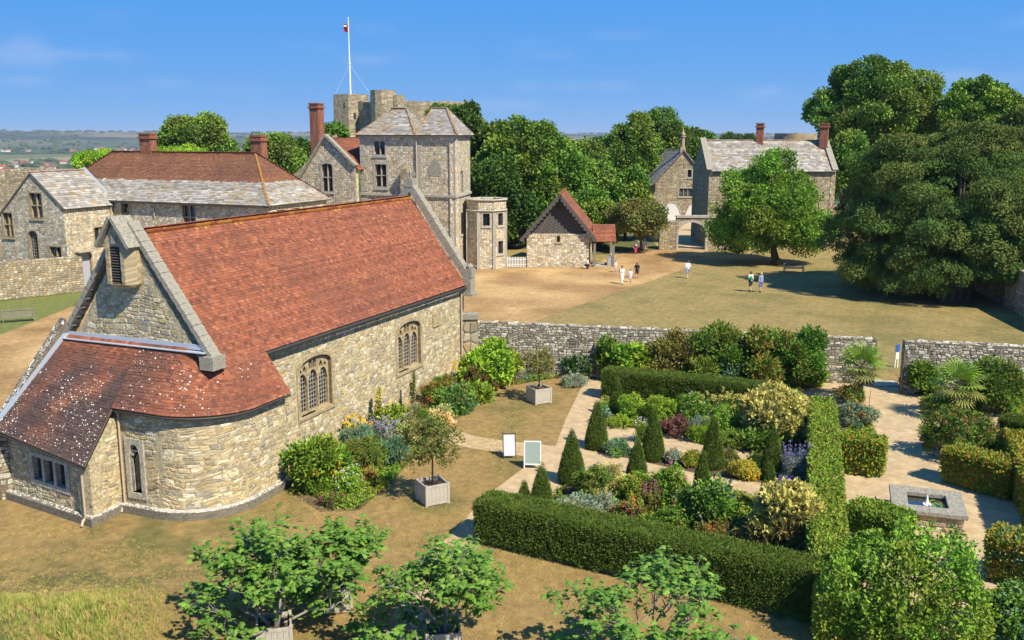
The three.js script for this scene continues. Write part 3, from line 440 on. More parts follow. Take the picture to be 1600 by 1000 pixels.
  // roofs
  tileRoof(o, 'nave_roof', lerpPts(V3(xe, he, 2.75), V3(xe, he, zf + 0.38), 12), lerpPts(V3(xr, hr, 2.75), V3(xr, hr, zf + 0.38), 12), TILE, M.tile, M.deck, (p, t, f) => { const c = tileCol(0)(p, t, f), e = sm(0.955, 0.99, t + 0.03 * (fbm(p.z * 1.3, 4, 3, 6) - 0.5)); return rnd() < e * 0.95 ? c.lerp(new THREE.Color(0.52, 0.235, 0.04), rr(0.55, 1)) : c; });
  tileRoof(o, 'nave_roof', lerpPts(V3(-8.2, he, zf + 0.38), V3(-8.2, he, 2.75), 12), lerpPts(V3(xr, hr, zf + 0.38), V3(xr, hr, 2.75), 12), { ...TILE, gauge: 0.3, w: 0.6, len: 0.5 }, M.tile, M.deck, tileCol(0));
  ridge(o, V3(xr, hr + 0.02, 2.75), V3(xr, hr + 0.02, zf + 0.4), 0.17, 0.45, orangeM);
  const eA = [], tA = [];
  for (let i = 0; i <= 6; i++) { eA.push(V3(mix(-4.25, cx, i / 6), 4.04, 4.87)); tA.push(V3(mix(-4.3, -2.2, i / 6), 6.12, 3.2)); }
  for (let i = 1; i <= 16; i++) { const a = Math.PI / 2 * (1 - i / 16); eA.push(V3(cx + 2.56 * Math.cos(a), mix(4.04, 3.84, i / 16), cz + 2.56 * Math.sin(a))); tA.push(V3(mix(-2.2, -1.12, i / 16), mix(6.12, 5.47, sm(0, 1, i / 16)), mix(3.2, 2.72, sm(0.3, 1, i / 16)))); }
  for (let i = 1; i <= 5; i++) { eA.push(V3(0.06, 3.84, mix(cz, -0.05, i / 5))); tA.push(V3(xe - 0.02, 5.47, mix(2.72, -0.05, i / 5))); }
  const dk = (p) => clamp((-2.6 - p.x) / 1.2);
  const vestE = lerpPts(V3(-9.4, 2.86, 5.78), V3(-4.2, 2.3, 6.42), 8), vestT = lerpPts(V3(-8.05, 6.14, 3.2), V3(-4.3, 6.12, 3.2), 8);
  const apCol = (p, t, f) => tileCol(0.9 * clamp((-1.9 - p.x) / 1.5) * (0.5 + 0.8 * fbm(p.x * 0.8, p.z * 0.9, 3, 15)))(p, t, f);
  const ar = tileRoof(o, 'apse_roof', eA, tA, TILE, M.tile, M.deck, apCol), vr = tileRoof(o, 'vestry_roof', vestE, vestT, TILE, M.tile, M.deck, (p, t, f) => tileCol(1.15 * sm(1, 0.72, t))(p, t, f));
  const spots = (E, T, n, dens) => { const out = []; let guard = 0; while (out.length < n && guard++ < n * 30) { const f = rnd(), t = Math.pow(rnd(), 1.0), i = Math.min(E.length - 2, Math.floor(f * (E.length - 1))), q = f * (E.length - 1) - i, e = E[i].clone().lerp(E[i + 1], q), tp = T[i].clone().lerp(T[i + 1], q), p = e.clone().lerp(tp, t * 0.93); if (rnd() > dens(p, t)) continue; const up = tp.sub(e).normalize(), tx = E[i + 1].clone().sub(E[i]).normalize(), nn = V3().crossVectors(tx, up).normalize(); p.addScaledVector(nn, 0.058); out.push([p, tx, up, nn, 0.008 + 0.03 * Math.pow(rnd(), 3)]); } return out; };
  lichen(vr, spots(vestE, vestT, 760, (p, t) => sm(0.95, 0.5, t) * sm(0.35, 0.62, fbm(p.x * 0.9, p.z * 1.1, 3, 44))));
  lichen(ar, spots(eA, tA, 330, (p, t) => (p.x < -0.6 ? 1 : 0.08) * sm(0.4, 0.6, fbm(p.x * 1.1, p.z * 1.2, 3, 45))));
  // lead flashing, verge, gutters, rainwater pipes
  part(o, 'flashing', merge([box(6.95, 0.2, 0.03, -4.6, 6.22, 3.2), box(6.95, 0.03, 0.26, -4.6, 6.06, 3.32).rotateX(0)]), M.lead);
  { const a = V3(-8.07, 6.25, 3.2), b = V3(-9.42, 2.98, 5.78); const m = part(o, 'flashing', box(0.22, 0.1, a.distanceTo(b)), M.lead); m.position.copy(a).lerp(b, 0.5); m.quaternion.setFromUnitVectors(V3(0, 0, 1), b.clone().sub(a).normalize()); }
  part(o, 'saddle_flashing', box(0.5, 0.1, 0.36, -1.1, 5.86, 3.18), M.lead);
  part(o, 'verge', tube([V3(-4.2, 2.26, 6.42), V3(-4.27, 4.0, 4.87)], [0.05, 0.05], 5), M.gutter);
  part(o, 'gutter', tube([V3(xe + 0.06, he - 0.1, 0.1), V3(xe + 0.06, he - 0.14, zf + 0.3)], [0.075, 0.075], 8), M.gutter);
  part(o, 'gutter', tube(eA.slice(0).map(p => p.clone().add(V3(0, -0.1, 0))), eA.map(() => 0.05), 6), M.gutter);
  part(o, 'gutter', tube(vestE.map(p => p.clone().add(V3(0, -0.09, 0.03))), vestE.map(() => 0.05), 6), M.gutter);
  part(o, 'wall_plate', box(0.1, 0.16, 18.6, xw + 0.06, 5.27, -9.2), M.ashlar);
  const pipes = [[V3(-4.15, 3.9, 4.74), 0.3], [V3(-4.45, 2.2, 6.34), 0.25]];
  for (const [p, y] of pipes) part(o, 'downpipe', merge([tube([p.clone(), V3(p.x, y, p.z)], [0.045, 0.045], 8), box(0.16, 0.16, 0.14, p.x, p.y, p.z), tube([V3(p.x, y, p.z), V3(p.x + 0.03, y - 0.03, p.z + 0.14), V3(p.x + 0.05, 0.05, p.z + 0.25)], [0.05, 0.055, 0.05], 8)]), M.pipe);
  part(o, 'downpipe', merge([tube([V3(xw + 0.12, 5.25, -18.35), V3(xw + 0.12, 0.2, -18.35)], [0.05, 0.05], 8), box(0.2, 0.22, 0.2, xw + 0.12, 5.15, -18.35)]), M.pipe);
  // rubble parapet beside the vestry roof
  { const T = ext([[0, 0], [3.1, 0], [3.1, 2.95], [2.6, 3.35], [0.05, 6.75], [0, 6.75]], [], 0.6); const m = part(o, 'parapet_wall', T, M.darkmortar); m.position.set(-8.14, 0, 3.1); m.rotation.y = -Math.PI / 2 - 0.43; 
    const sl = Math.atan2(3.4, 2.55), L = 4.25; const mp = (u, v, d) => V3(0.05 + u * Math.cos(sl) + d * Math.sin(sl), 6.75 - u * Math.sin(sl) + d * Math.cos(sl), v); rubble(m, mp, L, 0.6, (u, v) => u > 0 && u < L && v > 0 && v < 0.6, 0.2, 0.15, PAL.white, 0.07); const mp2 = (u, v, d) => V3(u, v, -d); rubble(m, mp2, 3.1, 6.7, (u, v) => u > 0 && u < 3.05 && v > 0 && v < 6.6 - u * 1.28, 0.28, 0.17, PAL.white, 0.05); }
}

// ---------- castle buildings round the court ----------
srand(29);
const AX = V3(0.391, 0, -0.92), RX = V3(0.92, 0, 0.391); // the castle's own axes: away along the chapel, and across it
const ar = (p, a, r, y = 0) => V3(p.x + AX.x * a + RX.x * r, y, p.z + AX.z * a + RX.z * r);
const wl = (o, name, mat, p, q, prof, wins, t) => wall(o, name, mat, p.x, p.z, q.x, q.z, prof, wins, t);
const leadM = std({ color: col('#8e949c'), roughness: 0.5, metalness: 0.2 });
function chimney(o, x, z, y0, y1, w, d, mat = M.brick) { const c = part(o, 'chimney', box(w, y1 - y0, d, 0, (y1 - y0) / 2, 0), mat); c.position.set(x, y0, z); c.rotation.y = CHR; part(c, 'chimney_cap', merge([box(w + 0.24, 0.2, d + 0.24, 0, y1 - y0 - 0.3, 0), box(w + 0.12, 0.16, d + 0.12, 0, y1 - y0 + 0.08, 0), box(w + 0.16, 0.2, d + 0.16, 0, 0.3, 0)]), mat); return c; }

{ // gabled house and long range on the left
  const P = V3(-40.2, 0, -86.3), o = thing('gabled_house', 'small stone house with grey slate roof and tall mullioned gable window', 'house', P);
  const L = (a, r, y = 0) => ar(V3(0, 0, 0), a, r, y);
  wl(o, 'gable_wall', M.rubble, L(0, -8.2), L(0, 0), [[0, 0], [1, 0], [1, 7.4], [0.56, 10.35], [0, 6.3]], [{ u: 4.15, v: 6.35, w: 1.5, h: 2.25, nx: 2, ny: 2 }, { u: 3.6, v: 2.55, w: 1.1, h: 2.6, arch: 0.4, grid: [4, 9] }, { u: 6.1, v: 2.9, w: 1.4, h: 0.9, nx: 2 }, { u: 0.5, v: 4.5, w: 1.2, h: 2.2, nx: 2, ny: 2 }], 0.5);
  wl(o, 'side_wall', M.rubble, L(0.5, 0), L(6, 0), 7.2, [{ u: 2.8, v: 4.0, w: 1.5, h: 1.3, nx: 2 }, { u: 0.9, v: 0, w: 1.25, h: 3.0, door: std({ color: col('#a9a9b4') }), b: 0.25 }], 0.5);
  wl(o, 'rear_wall', M.rubble, L(8, 0), L(8, -8.2), 7.2, [], 0.4);
  part(o, 'door_hood', box(1.7, 0.14, 0.5, 0, 0, 0), M.pale).position.copy(L(1.7, 0.3, 3.3)); o.children[o.children.length - 1].rotation.y = CHR + Math.PI / 2;
  tileRoof(o, 'roof', lerpPts(L(-0.12, 0.25, 7.25), L(6.1, 0.25, 7.25), 4), lerpPts(L(-0.12, -3.62, 10.45), L(6.1, -3.62, 10.45), 4), { ...SLAB, gauge: 0.3, w: 0.5, len: 0.5 }, M.tile, M.slatedeck, slabCol);
  tileRoof(o, 'roof', lerpPts(L(6.1, -8.4, 6.2), L(-0.12, -8.4, 6.2), 4), lerpPts(L(6.1, -3.62, 10.45), L(-0.12, -3.62, 10.45), 4), SLAB, M.tile, M.slatedeck, slabCol);
  ridge(o, L(-0.12, -3.62, 10.47), L(6.1, -3.62, 10.47), 0.16, 0.5, redM);
  part(o, 'lead_upstand', box(0.5, 0.12, 5.2, 0, 0, 0), leadM); { const m = o.children[o.children.length - 1]; m.position.copy(L(6.05, -1.75, 8.95)); m.quaternion.setFromUnitVectors(V3(0, 0, 1), L(6.05, 0.25, 7.2).sub(L(6.05, -3.62, 10.45)).normalize()); }
  part(o, 'downpipe', tube([L(5.4, 0.12, 7.1), L(5.4, 0.12, 0)], [0.05, 0.05], 6), M.pipe);
  setup(o);
  const Q = ar(P, 5.8, 0), h = thing('long_range', 'long stone range with hipped roof, brown tiles above grey stone slates', 'building', Q), K = (a, r, y = 0) => ar(V3(0, 0, 0), a, r, y);
  const W2 = { w: 1.45, h: 2.0, nx: 2, ny: 2 };
  wl(h, 'front_wall', M.rubble, K(0, 0.1), K(0, 18), 7.75, [{ u: 1.0, v: 5.6, w: 0.85, h: 1.8, ny: 2 }, { u: 8.3, v: 5.3, ...W2, h: 2.15 }, { u: 3.5, v: 1.5, ...W2 }, { u: 11.5, v: 1.5, ...W2 }], 0.5);
  wl(h, 'end_wall', M.rubble, K(0.5, 18), K(9, 18), 7.75, [{ u: 0.7, v: 5.9, w: 1.1, h: 1.3, nx: 2 }, { u: 2.9, v: 5.9, w: 1.1, h: 1.3, nx: 2 }], 0.5);
  wl(h, 'rear_wall', M.rubble, K(9, 17.5), K(9, -8), 7.75, [], 0.4);
  // the roof changes from slates to tiles partway up
  const e = 0.3, rf = 4.5, hi = 12.05, lo = 7.7, at = (a0, r0, a1, r1, t) => V3(0, 0, 0).copy(K(a0, r0, lo)).lerp(K(a1, r1, hi), t);
  const fr = [[-e, -9, rf, -4], [-e, 18 + e, rf, 13.4]], en = [[-e, 18 + e, rf, 13.4], [9 + e, 18 + e, rf, 13.5]], ba = [[9 + e, 18 + e, rf, 13.5], [9 + e, -9, rf, -4]], le = [[9 + e, -9, rf, -4], [-e, -9, rf, -4.05]];
  const face = (f, t0, t1, k, deckM, cf, nm) => tileRoof(h, nm, lerpPts(at(...f[0], t0), at(...f[1], t0), 6), lerpPts(at(...f[0], t1), at(...f[1], t1), 6), k, M.tile, deckM, cf);
  const dull = (p, t, f) => { const c = tileCol(0)(p, t, f); c.r *= 0.78; return c; };
  for (const f of [fr, en]) { face(f, 0, 0.42, SLAB, M.slatedeck, slabCol, 'slate_roof'); face(f, 0.42, 1, { ...TILE, gauge: 0.14, w: 0.22, len: 0.26 }, M.deck, dull, 'tile_roof'); }
  for (const f of [ba, le]) face(f, 0, 1, { ...TILE, gauge: 0.3, w: 0.5, len: 0.5 }, M.deck, dull, 'tile_roof');
  ridge(h, K(rf, -4, hi), K(rf, 13.4, hi), 0.16, 0.5, [...redM, orangeM[3]]); ridge(h, at(-e, 18 + e, rf, 13.4, 0).setY(lo + 0.04), K(rf, 13.4, hi), 0.13, 0.5, [orangeM[3], redM[3]], 'hip_tile'); ridge(h, at(9 + e, 18 + e, rf, 13.4, 0), K(rf, 13.4, hi), 0.13, 0.5, redM, 'hip_tile');
  part(h, 'gutter', tube([K(-0.4, 0, 7.6), K(-0.4, 18.3, 7.6)], [0.07, 0.07], 6), M.gutter);
  for (const r of [5.1, 17.7]) part(h, 'downpipe', tube([K(-0.12, r, 7.5), K(-0.12, r, r > 10 ? 0 : 6.3)], [0.045, 0.045], 6), M.pipe);
  { const c = K(rf + 0.2, 0.4); chimney(h, c.x, c.z, 11.2, 13.8, 1.35, 0.9); const d = K(rf + 1.6, 12.6); chimney(h, d.x, d.z, 10.6, 13.6, 1.2, 0.95); }
  setup(h);
}
{ // rubble wall before the gabled house
  const a = V3(-52, 0, -72.6), b = V3(-38.4, 0, -85.2), o = thing('forecourt_wall', 'rough rubble wall with grassy foot below the gabled house', 'wall', a), d = b.clone().sub(a), L = d.length();
  const w = wall(o, 'wall_core', M.rubgrey, 0, 0, d.x, d.z, [[0, 0], [1, 0], [1, 3.1], [0.4, 3.3], [0, 3.2]], [], 0.6); rubble(w.m, (u, v, q) => V3(u, 3.14 + q, v), L, 0.6, (u, v) => u > 0 && u < L && v > 0.02 && v < 0.58, 0.32, 0.2, PAL.white, 0.12);
  structure('grass_strip', flat2([V3(-50, 0, -72), V3(-38, 0, -85), G(112, 479), G(60, 500), G(0, 523), V3(-46, 0, -60)], 0.008), std({ color: col('#8a9448'), map: rep(tGrass, 3), roughness: 1 }));
  const f = thing('ruined_wall', 'weathered grey ruined wall behind the gabled house', 'wall', V3(-55, 0, -100)); wall(f, 'wall_core', M.rubgrey, 0, 0, 19, -2, [[0, 0], [1, 0], [1, 9.2], [0.8, 9.8], [0.62, 9.3], [0.5, 10.2], [0.2, 10.4], [0, 9.6]], [], 1.2);
}
{ // tall tower house with its wing
  const o = thing('tower_house', 'tall square stone tower house with twin hipped slate roofs', 'building', V3(-15.9, 0, -102)), A = V3(0, 0, 0), R = w => V3(RX.x * w, 0, RX.z * w), e = R(11.1), Rd = V3(0.17, 0, -0.985);
  const s = e.clone().addScaledVector(Rd, 7), bk = A.clone().addScaledVector(Rd, 7);
  wl(o, 'front_wall', M.rubble, A, e, 13.75, [{ u: 1.7, v: 11.75, w: 1.3, h: 1.35, nx: 2, b: 0.2, frame: M.pale }, { u: 1.75, v: 8.45, w: 1.35, h: 2.3, nx: 2, ny: 2, b: 0.24, frame: M.pale }], 0.6);
  wl(o, 'side_wall', M.rubble, e, s, 13.75, [{ u: 2.2, v: 7.9, w: 1.2, h: 2.2, ny: 2, frame: M.pale }, { u: 2.2, v: 3.6, w: 1.2, h: 2.2, frame: M.pale }], 0.6);
  wl(o, 'rear_wall', M.rubble, s, bk, 13.75, [], 0.5); wl(o, 'left_wall', M.rubble, bk, A, 13.75, [], 0.5);
  const band = (y, h, dp) => { const g = [box(11.1 + 2 * dp, h, dp, 5.55, y, dp / 2)]; const m = part(o, 'string_course', merge(g), M.pale); m.rotation.y = Math.atan2(-RX.z, RX.x); const n = part(o, 'string_course', box(7, h, dp, 3.5, y, dp / 2 + 0.002), M.pale); n.position.copy(e); n.rotation.y = Math.atan2(-Rd.z, Rd.x); };
  band(7.65, 0.22, 0.16); band(13.6, 0.22, 0.14);
  for (let k = 0; k < 22; k++) { const w = k % 2 ? 0.75 : 0.5; for (const [u, sd] of [[0, 1], [11.1, -1]]) { const m = part(o, 'quoin', box(w, 0.56, 0.05, u + sd * w / 2, 0.3 + k * 0.61, 0.026), M.pale); m.rotation.y = Math.atan2(-RX.z, RX.x); } }
  for (let k = 0; k < 9; k++) { const m = part(o, 'quoin', box(k % 2 ? 0.8 : 0.55, 0.58, 0.05, 6.9, 8.2 + k * 0.61, 0.026), M.pale); m.rotation.y = Math.atan2(-RX.z, RX.x); }
  { const m = part(o, 'plaster_patch', ext([[8.1, 9.7], [9.3, 9.6], [9.55, 10.3], [9.2, 11.1], [8.7, 11.5], [8.3, 10.9], [7.95, 10.4]], [], 0.03, 0), M.coping); m.rotation.y = Math.atan2(-RX.z, RX.x); }
  part(o, 'buttress', ext([[0, 0], [1.1, 0], [1.1, 8.2], [0.8, 10.4], [0, 10.4]], [], 0.8, 0), M.rubgrey).position.set(RX.x * 5.2, 0, RX.z * 5.2); o.children[o.children.length - 1].rotation.y = Math.atan2(-RX.z, RX.x);
  part(o, 'downpipe', tube([R(6.75).add(V3(-0.05, 13.6, 0.14)), R(6.75).add(V3(-0.05, 5, 0.14))], [0.06, 0.06], 6), M.pipe);
  // two hips side by side with a valley between
  const y0 = 13.75, y1 = 16.4, ov = 0.35, C = (u, d, y) => R(u).addScaledVector(Rd, d).setY(y);
  const hip = (u0, u1, uA, uB, open) => {
    const f0 = C(u0 - ov, -ov, y0), f1 = C(u1 + (open ? 0 : ov), -ov, y0), k0 = C(u0 - ov, 7 + ov, y0), k1 = C(u1 + (open ? 0 : ov), 7 + ov, y0), ra = C(uA, 3.5, y1), rb = C(uB, 3.5, y1);
    tileRoof(o, 'roof', lerpPts(f0, f1, 6), lerpPts(ra, rb, 6), SLAB, M.tile, M.slatedeck, slabCol); tileRoof(o, 'roof', lerpPts(k1, k0, 6), lerpPts(rb, ra, 6), { ...SLAB, gauge: 0.5, w: 0.9, len: 0.7 }, M.tile, M.slatedeck, slabCol);
    tileRoof(o, 'roof', lerpPts(f1, k1, 6), lerpPts(rb, rb.clone().add(V3(0, 0.001, -0.03)), 6), SLAB, M.tile, M.slatedeck, slabCol); tileRoof(o, 'roof', lerpPts(k0, f0, 6), lerpPts(ra.clone().add(V3(0, 0.001, -0.03)), ra, 6), SLAB, M.tile, M.slatedeck, slabCol);
    const hm = [orangeM[3], redM[3], orangeM[3]]; ridge(o, ra, rb, 0.13, 0.45, hm); for (const q of [f0, f1]) ridge(o, q.clone().add(V3(0, 0.05, 0)), q === f0 ? ra : rb, 0.11, 0.45, hm, 'hip_tile');
  };
  hip(0, 6.75, 3.0, 4.6, true); hip(6.9, 11.1, 7.6, 9.3, false);
  setup(o);
  const wg = thing('gabled_wing', 'stone gabled wing with traceried window between range and tower', 'building', V3(-22.6, 0, -103.6)), B = w => V3(RX.x * w, 0, RX.z * w);
  wl(wg, 'gable_wall', M.rubble, B(-0.6), B(6.9), [[0, 0], [1, 0], [1, 10.6], [0.53, 13.6], [0, 8.3]], [{ u: 3.3, v: 7.9, w: 1.35, h: 2.9, nx: 2, ny: 2, arch: 0.3, b: 0.2, frame: M.pale }], 0.5);
  wl(wg, 'side_wall', M.rubble, B(-0.6).add(V3(2.4, 0, -9)), B(-0.6), 8.2, [], 0.5);
  copingRun(wg, B(-0.75).setY(8.3), B(3.4).setY(13.75), 0.6, 0.25, 0.8, M.coping); copingRun(wg, B(3.4).setY(13.75), B(7).setY(10.6), 0.6, 0.25, 0.8, M.coping);
  tileRoof(wg, 'roof', lerpPts(B(7.2).setY(10.2), B(7.2).addScaledVector(AX, 9).setY(10.2), 4), lerpPts(B(3.4).setY(13.35), B(3.4).addScaledVector(AX, 9).setY(13.35), 4), { ...TILE, gauge: 0.16, w: 0.24, len: 0.3 }, M.tile, M.deck, tileCol(0.1));
  tileRoof(wg, 'roof', lerpPts(B(-0.9).addScaledVector(AX, 9).setY(8), B(-0.9).addScaledVector(AX, 0.3).setY(8), 4), lerpPts(B(3.4).addScaledVector(AX, 9).setY(13.35), B(3.4).addScaledVector(AX, 0.3).setY(13.35), 4), { ...TILE, gauge: 0.2, w: 0.3, len: 0.34 }, M.tile, M.deck, tileCol(0.1));
  { const c = chimney(wg, 1.9, -0.4, 9.4, 16.9, 1.08, 1.08); part(c, 'chimney_base', box(1.4, 2.2, 1.4, 0, 1.1, 0), M.brick); }
  setup(wg);
  const bay = thing('octagonal_bay', 'low octagonal stone bay with lead roof beside the tower', 'building', V3(-2.65, 0, -101.2)); const n = 8, rr8 = 2.2;
  for (let i = 0; i < n; i++) { const a0 = Math.PI / 8 + i * Math.PI / 4, a1 = a0 - Math.PI / 4, p = V3(Math.sin(a1) * rr8, 0, Math.cos(a1) * rr8), q = V3(Math.sin(a0) * rr8, 0, Math.cos(a0) * rr8); wl(bay, 'wall', M.rubble, p, q, 7.2, i === 0 || i === 1 ? [{ u: 0.5, v: 4.55, w: 0.7, h: 1.25, frame: M.pale }, ...(i === 1 ? [{ u: 0.5, v: 1.6, w: 0.7, h: 1.3, frame: M.pale }] : [])] : [], 0.4); }
  for (const [y, w, h] of [[6.05, 2.32, 0.16], [7.15, 2.34, 0.16]]) part(bay, 'string_course', new THREE.LatheGeometry([[w - 0.5, y - h / 2], [w, y - h / 2], [w, y + h / 2], [w - 0.5, y + h / 2], [w - 0.5, y - h / 2]].map(p => new THREE.Vector2(...p)), 8).rotateY(Math.PI / 8), M.pale);
  for (let i = 0; i < 8; i++) { const a = Math.PI / 8 + i * Math.PI / 4; part(bay, 'quoin_strip', box(0.3, 5.9, 0.3, Math.sin(a) * 2.15, 2.95, Math.cos(a) * 2.15).rotateY(0), M.pale); }
  part(bay, 'lead_roof', cyl(2, 0.2, 0.5, 8, 0, 6.55, 0), leadM); setup(bay);
  const ru = thing('ruined_gable', 'sloping broken edge of a ruined rubble gable by the brick chimney', 'wall', V3(-28, 0, -112)); wall(ru, 'wall_core', M.rubgrey, 0, 0, 7.8, 0.4, [[0, 0], [1, 0], [1, 13.8], [0.9, 13.2], [0.7, 11.6], [0.45, 9.8], [0.2, 8.4], [0, 7.4]], [], 1);
}
{ // well house
  const x0 = 1.55, x1 = 8.1, z = -100.6, D = 7.5, xm = 4.95, o = thing('well_house', 'stone well house with boarded gable, scalloped bargeboards and red roof', 'building', V3(x0, 0, z)), w = x1 - x0, m = xm - x0, sk = V3(0.12, 0, -0.99);
  wall(o, 'front_wall', M.rubble, 0, 0, w, 0, 3.55, [{ u: 3.15, v: 2.72, w: 0.34, h: 0.62, b: 0.1 }], 0.5); wall(o, 'side_wall', M.rubble, w, -0.5, w + 0.9, -D, 3.2, [{ u: 0.7, v: 0, w: 2.1, h: 2.5, bare: true }], 0.5); wall(o, 'side_wall', M.rubble, 0.9, -D, 0, -0.5, 3.2, [], 0.5); wall(o, 'rear_wall', M.rubble, w + 0.9, -D, 0.9, -D, 3.2, [], 0.5);
  for (let k = 0; k < 11; k++) { const y = 3.56 + k * 0.34, f = (7.3 - y) / 3.74, a = m - (m + 0.05) * f, b = m + (w - m + 0.05) * f; if (b - a < 0.3) break; const p = part(o, 'weatherboard', box(b - a, 0.36, 0.04, (a + b) / 2, y + 0.17, 0.02), M.boards); p.rotation.x = -0.09; }
  const e0 = V3(-0.75, 2.95, 0.5), e1 = V3(w + 0.75, 2.95, 0.5), ap = V3(m, 7.75, 0.5), bk = p => p.clone().addScaledVector(sk, D + 1);
  const wc = tileCol(0.05);
  tileRoof(o, 'roof', lerpPts(e1, bk(e1), 4), lerpPts(ap, bk(ap), 4), { ...TILE, gauge: 0.13, w: 0.2, len: 0.26 }, M.tile, M.deck, wc); tileRoof(o, 'roof', lerpPts(bk(e0), e0, 4), lerpPts(bk(ap), ap, 4), { ...TILE, gauge: 0.13, w: 0.2, len: 0.26 }, M.tile, M.deck, wc);
  ridge(o, ap.clone().add(V3(0, 0.04, 0)), bk(ap).add(V3(0, 0.04, 0)), 0.15, 0.45, [redM[0], redM[3], orangeM[3]]);
  for (const [p, s] of [[e0, 1], [e1, -1]]) { // bargeboard with scalloped lower edge
    const L = p.distanceTo(ap), n = 13, P = [[0, 0.06], [L, 0.06]]; for (let i = n; i > 0; i--) { const a = i / n * L, c = (i - 1) / n * L; P.push([a, -0.2]); P.push([a * 0.75 + c * 0.25, -0.36], [(a + c) / 2, -0.41], [a * 0.25 + c * 0.75, -0.36]); } P.push([0, -0.2]);
    const b = part(o, 'bargeboard', ext(P, [], 0.06), M.boards); b.position.copy(p).add(V3(0, 0, 0.02)); b.quaternion.setFromRotationMatrix(new THREE.Matrix4().makeBasis(ap.clone().sub(p).normalize(), V3(-(ap.y - p.y) * s, Math.abs(ap.x - p.x), 0).normalize(), V3(0, 0, s))); if (s < 0) b.position.z += 0.06;
  }
  // side porch
  const px0 = w + 0.5, px1 = w + 2.9, zz = -1.6; tileRoof(o, 'porch_roof', lerpPts(V3(px0, 2.7, zz + 1.2), V3(px1, 2.7, zz + 1.2), 3), lerpPts(V3(px0, 4.3, zz - 0.4), V3(px1, 4.3, zz - 0.4), 3), { ...TILE, gauge: 0.14, w: 0.2, len: 0.26 }, M.tile, M.deck, wc); tileRoof(o, 'porch_roof', lerpPts(V3(px1, 2.7, zz - 2), V3(px0, 2.7, zz - 2), 3), lerpPts(V3(px1, 4.3, zz - 0.4), V3(px0, 4.3, zz - 0.4), 3), { ...TILE, gauge: 0.2, w: 0.3, len: 0.3 }, M.tile, M.deck, wc);
  for (const [x, q] of [[px1 - 0.25, zz + 0.9], [px1 - 0.25, zz - 1.6], [px0 + 0.15, zz + 0.95]]) part(o, 'porch_post', box(0.24, 2.7, 0.24, x, 1.35, q), M.greywood); part(o, 'porch_wall', box(0.4, 1.1, 2.3, px1 - 0.2, 0.55, zz - 0.3), M.rubble); part(o, 'threshold', box(2.2, 0.12, 2.4, px0 + 1.1, 0.06, zz - 0.3), M.pale);
  setup(o);
  const fn = thing('picket_fence', 'short white picket fence between bay and well house', 'fence', V3(-0.45, 0, -100.4)); for (let i = 0; i < 12; i++) part(fn, 'picket', box(0.09, 1.1, 0.03, i * 0.165, 0.6, 0), M.white); for (const y of [0.35, 0.9]) part(fn, 'rail', box(2, 0.08, 0.04, 0.95, y, -0.035), M.white);
  single('litter_bin', merge([box(0.62, 1.0, 0.62, 0, 0.5, 0), box(0.7, 0.08, 0.7, 0, 1.04, 0), box(0.5, 0.16, 0.02, 0, 0.8, 0.312)]), std({ color: col('#9aa09a') }), G(953, 416), 'grey square litter bin standing by the well house porch', 'bin');
}
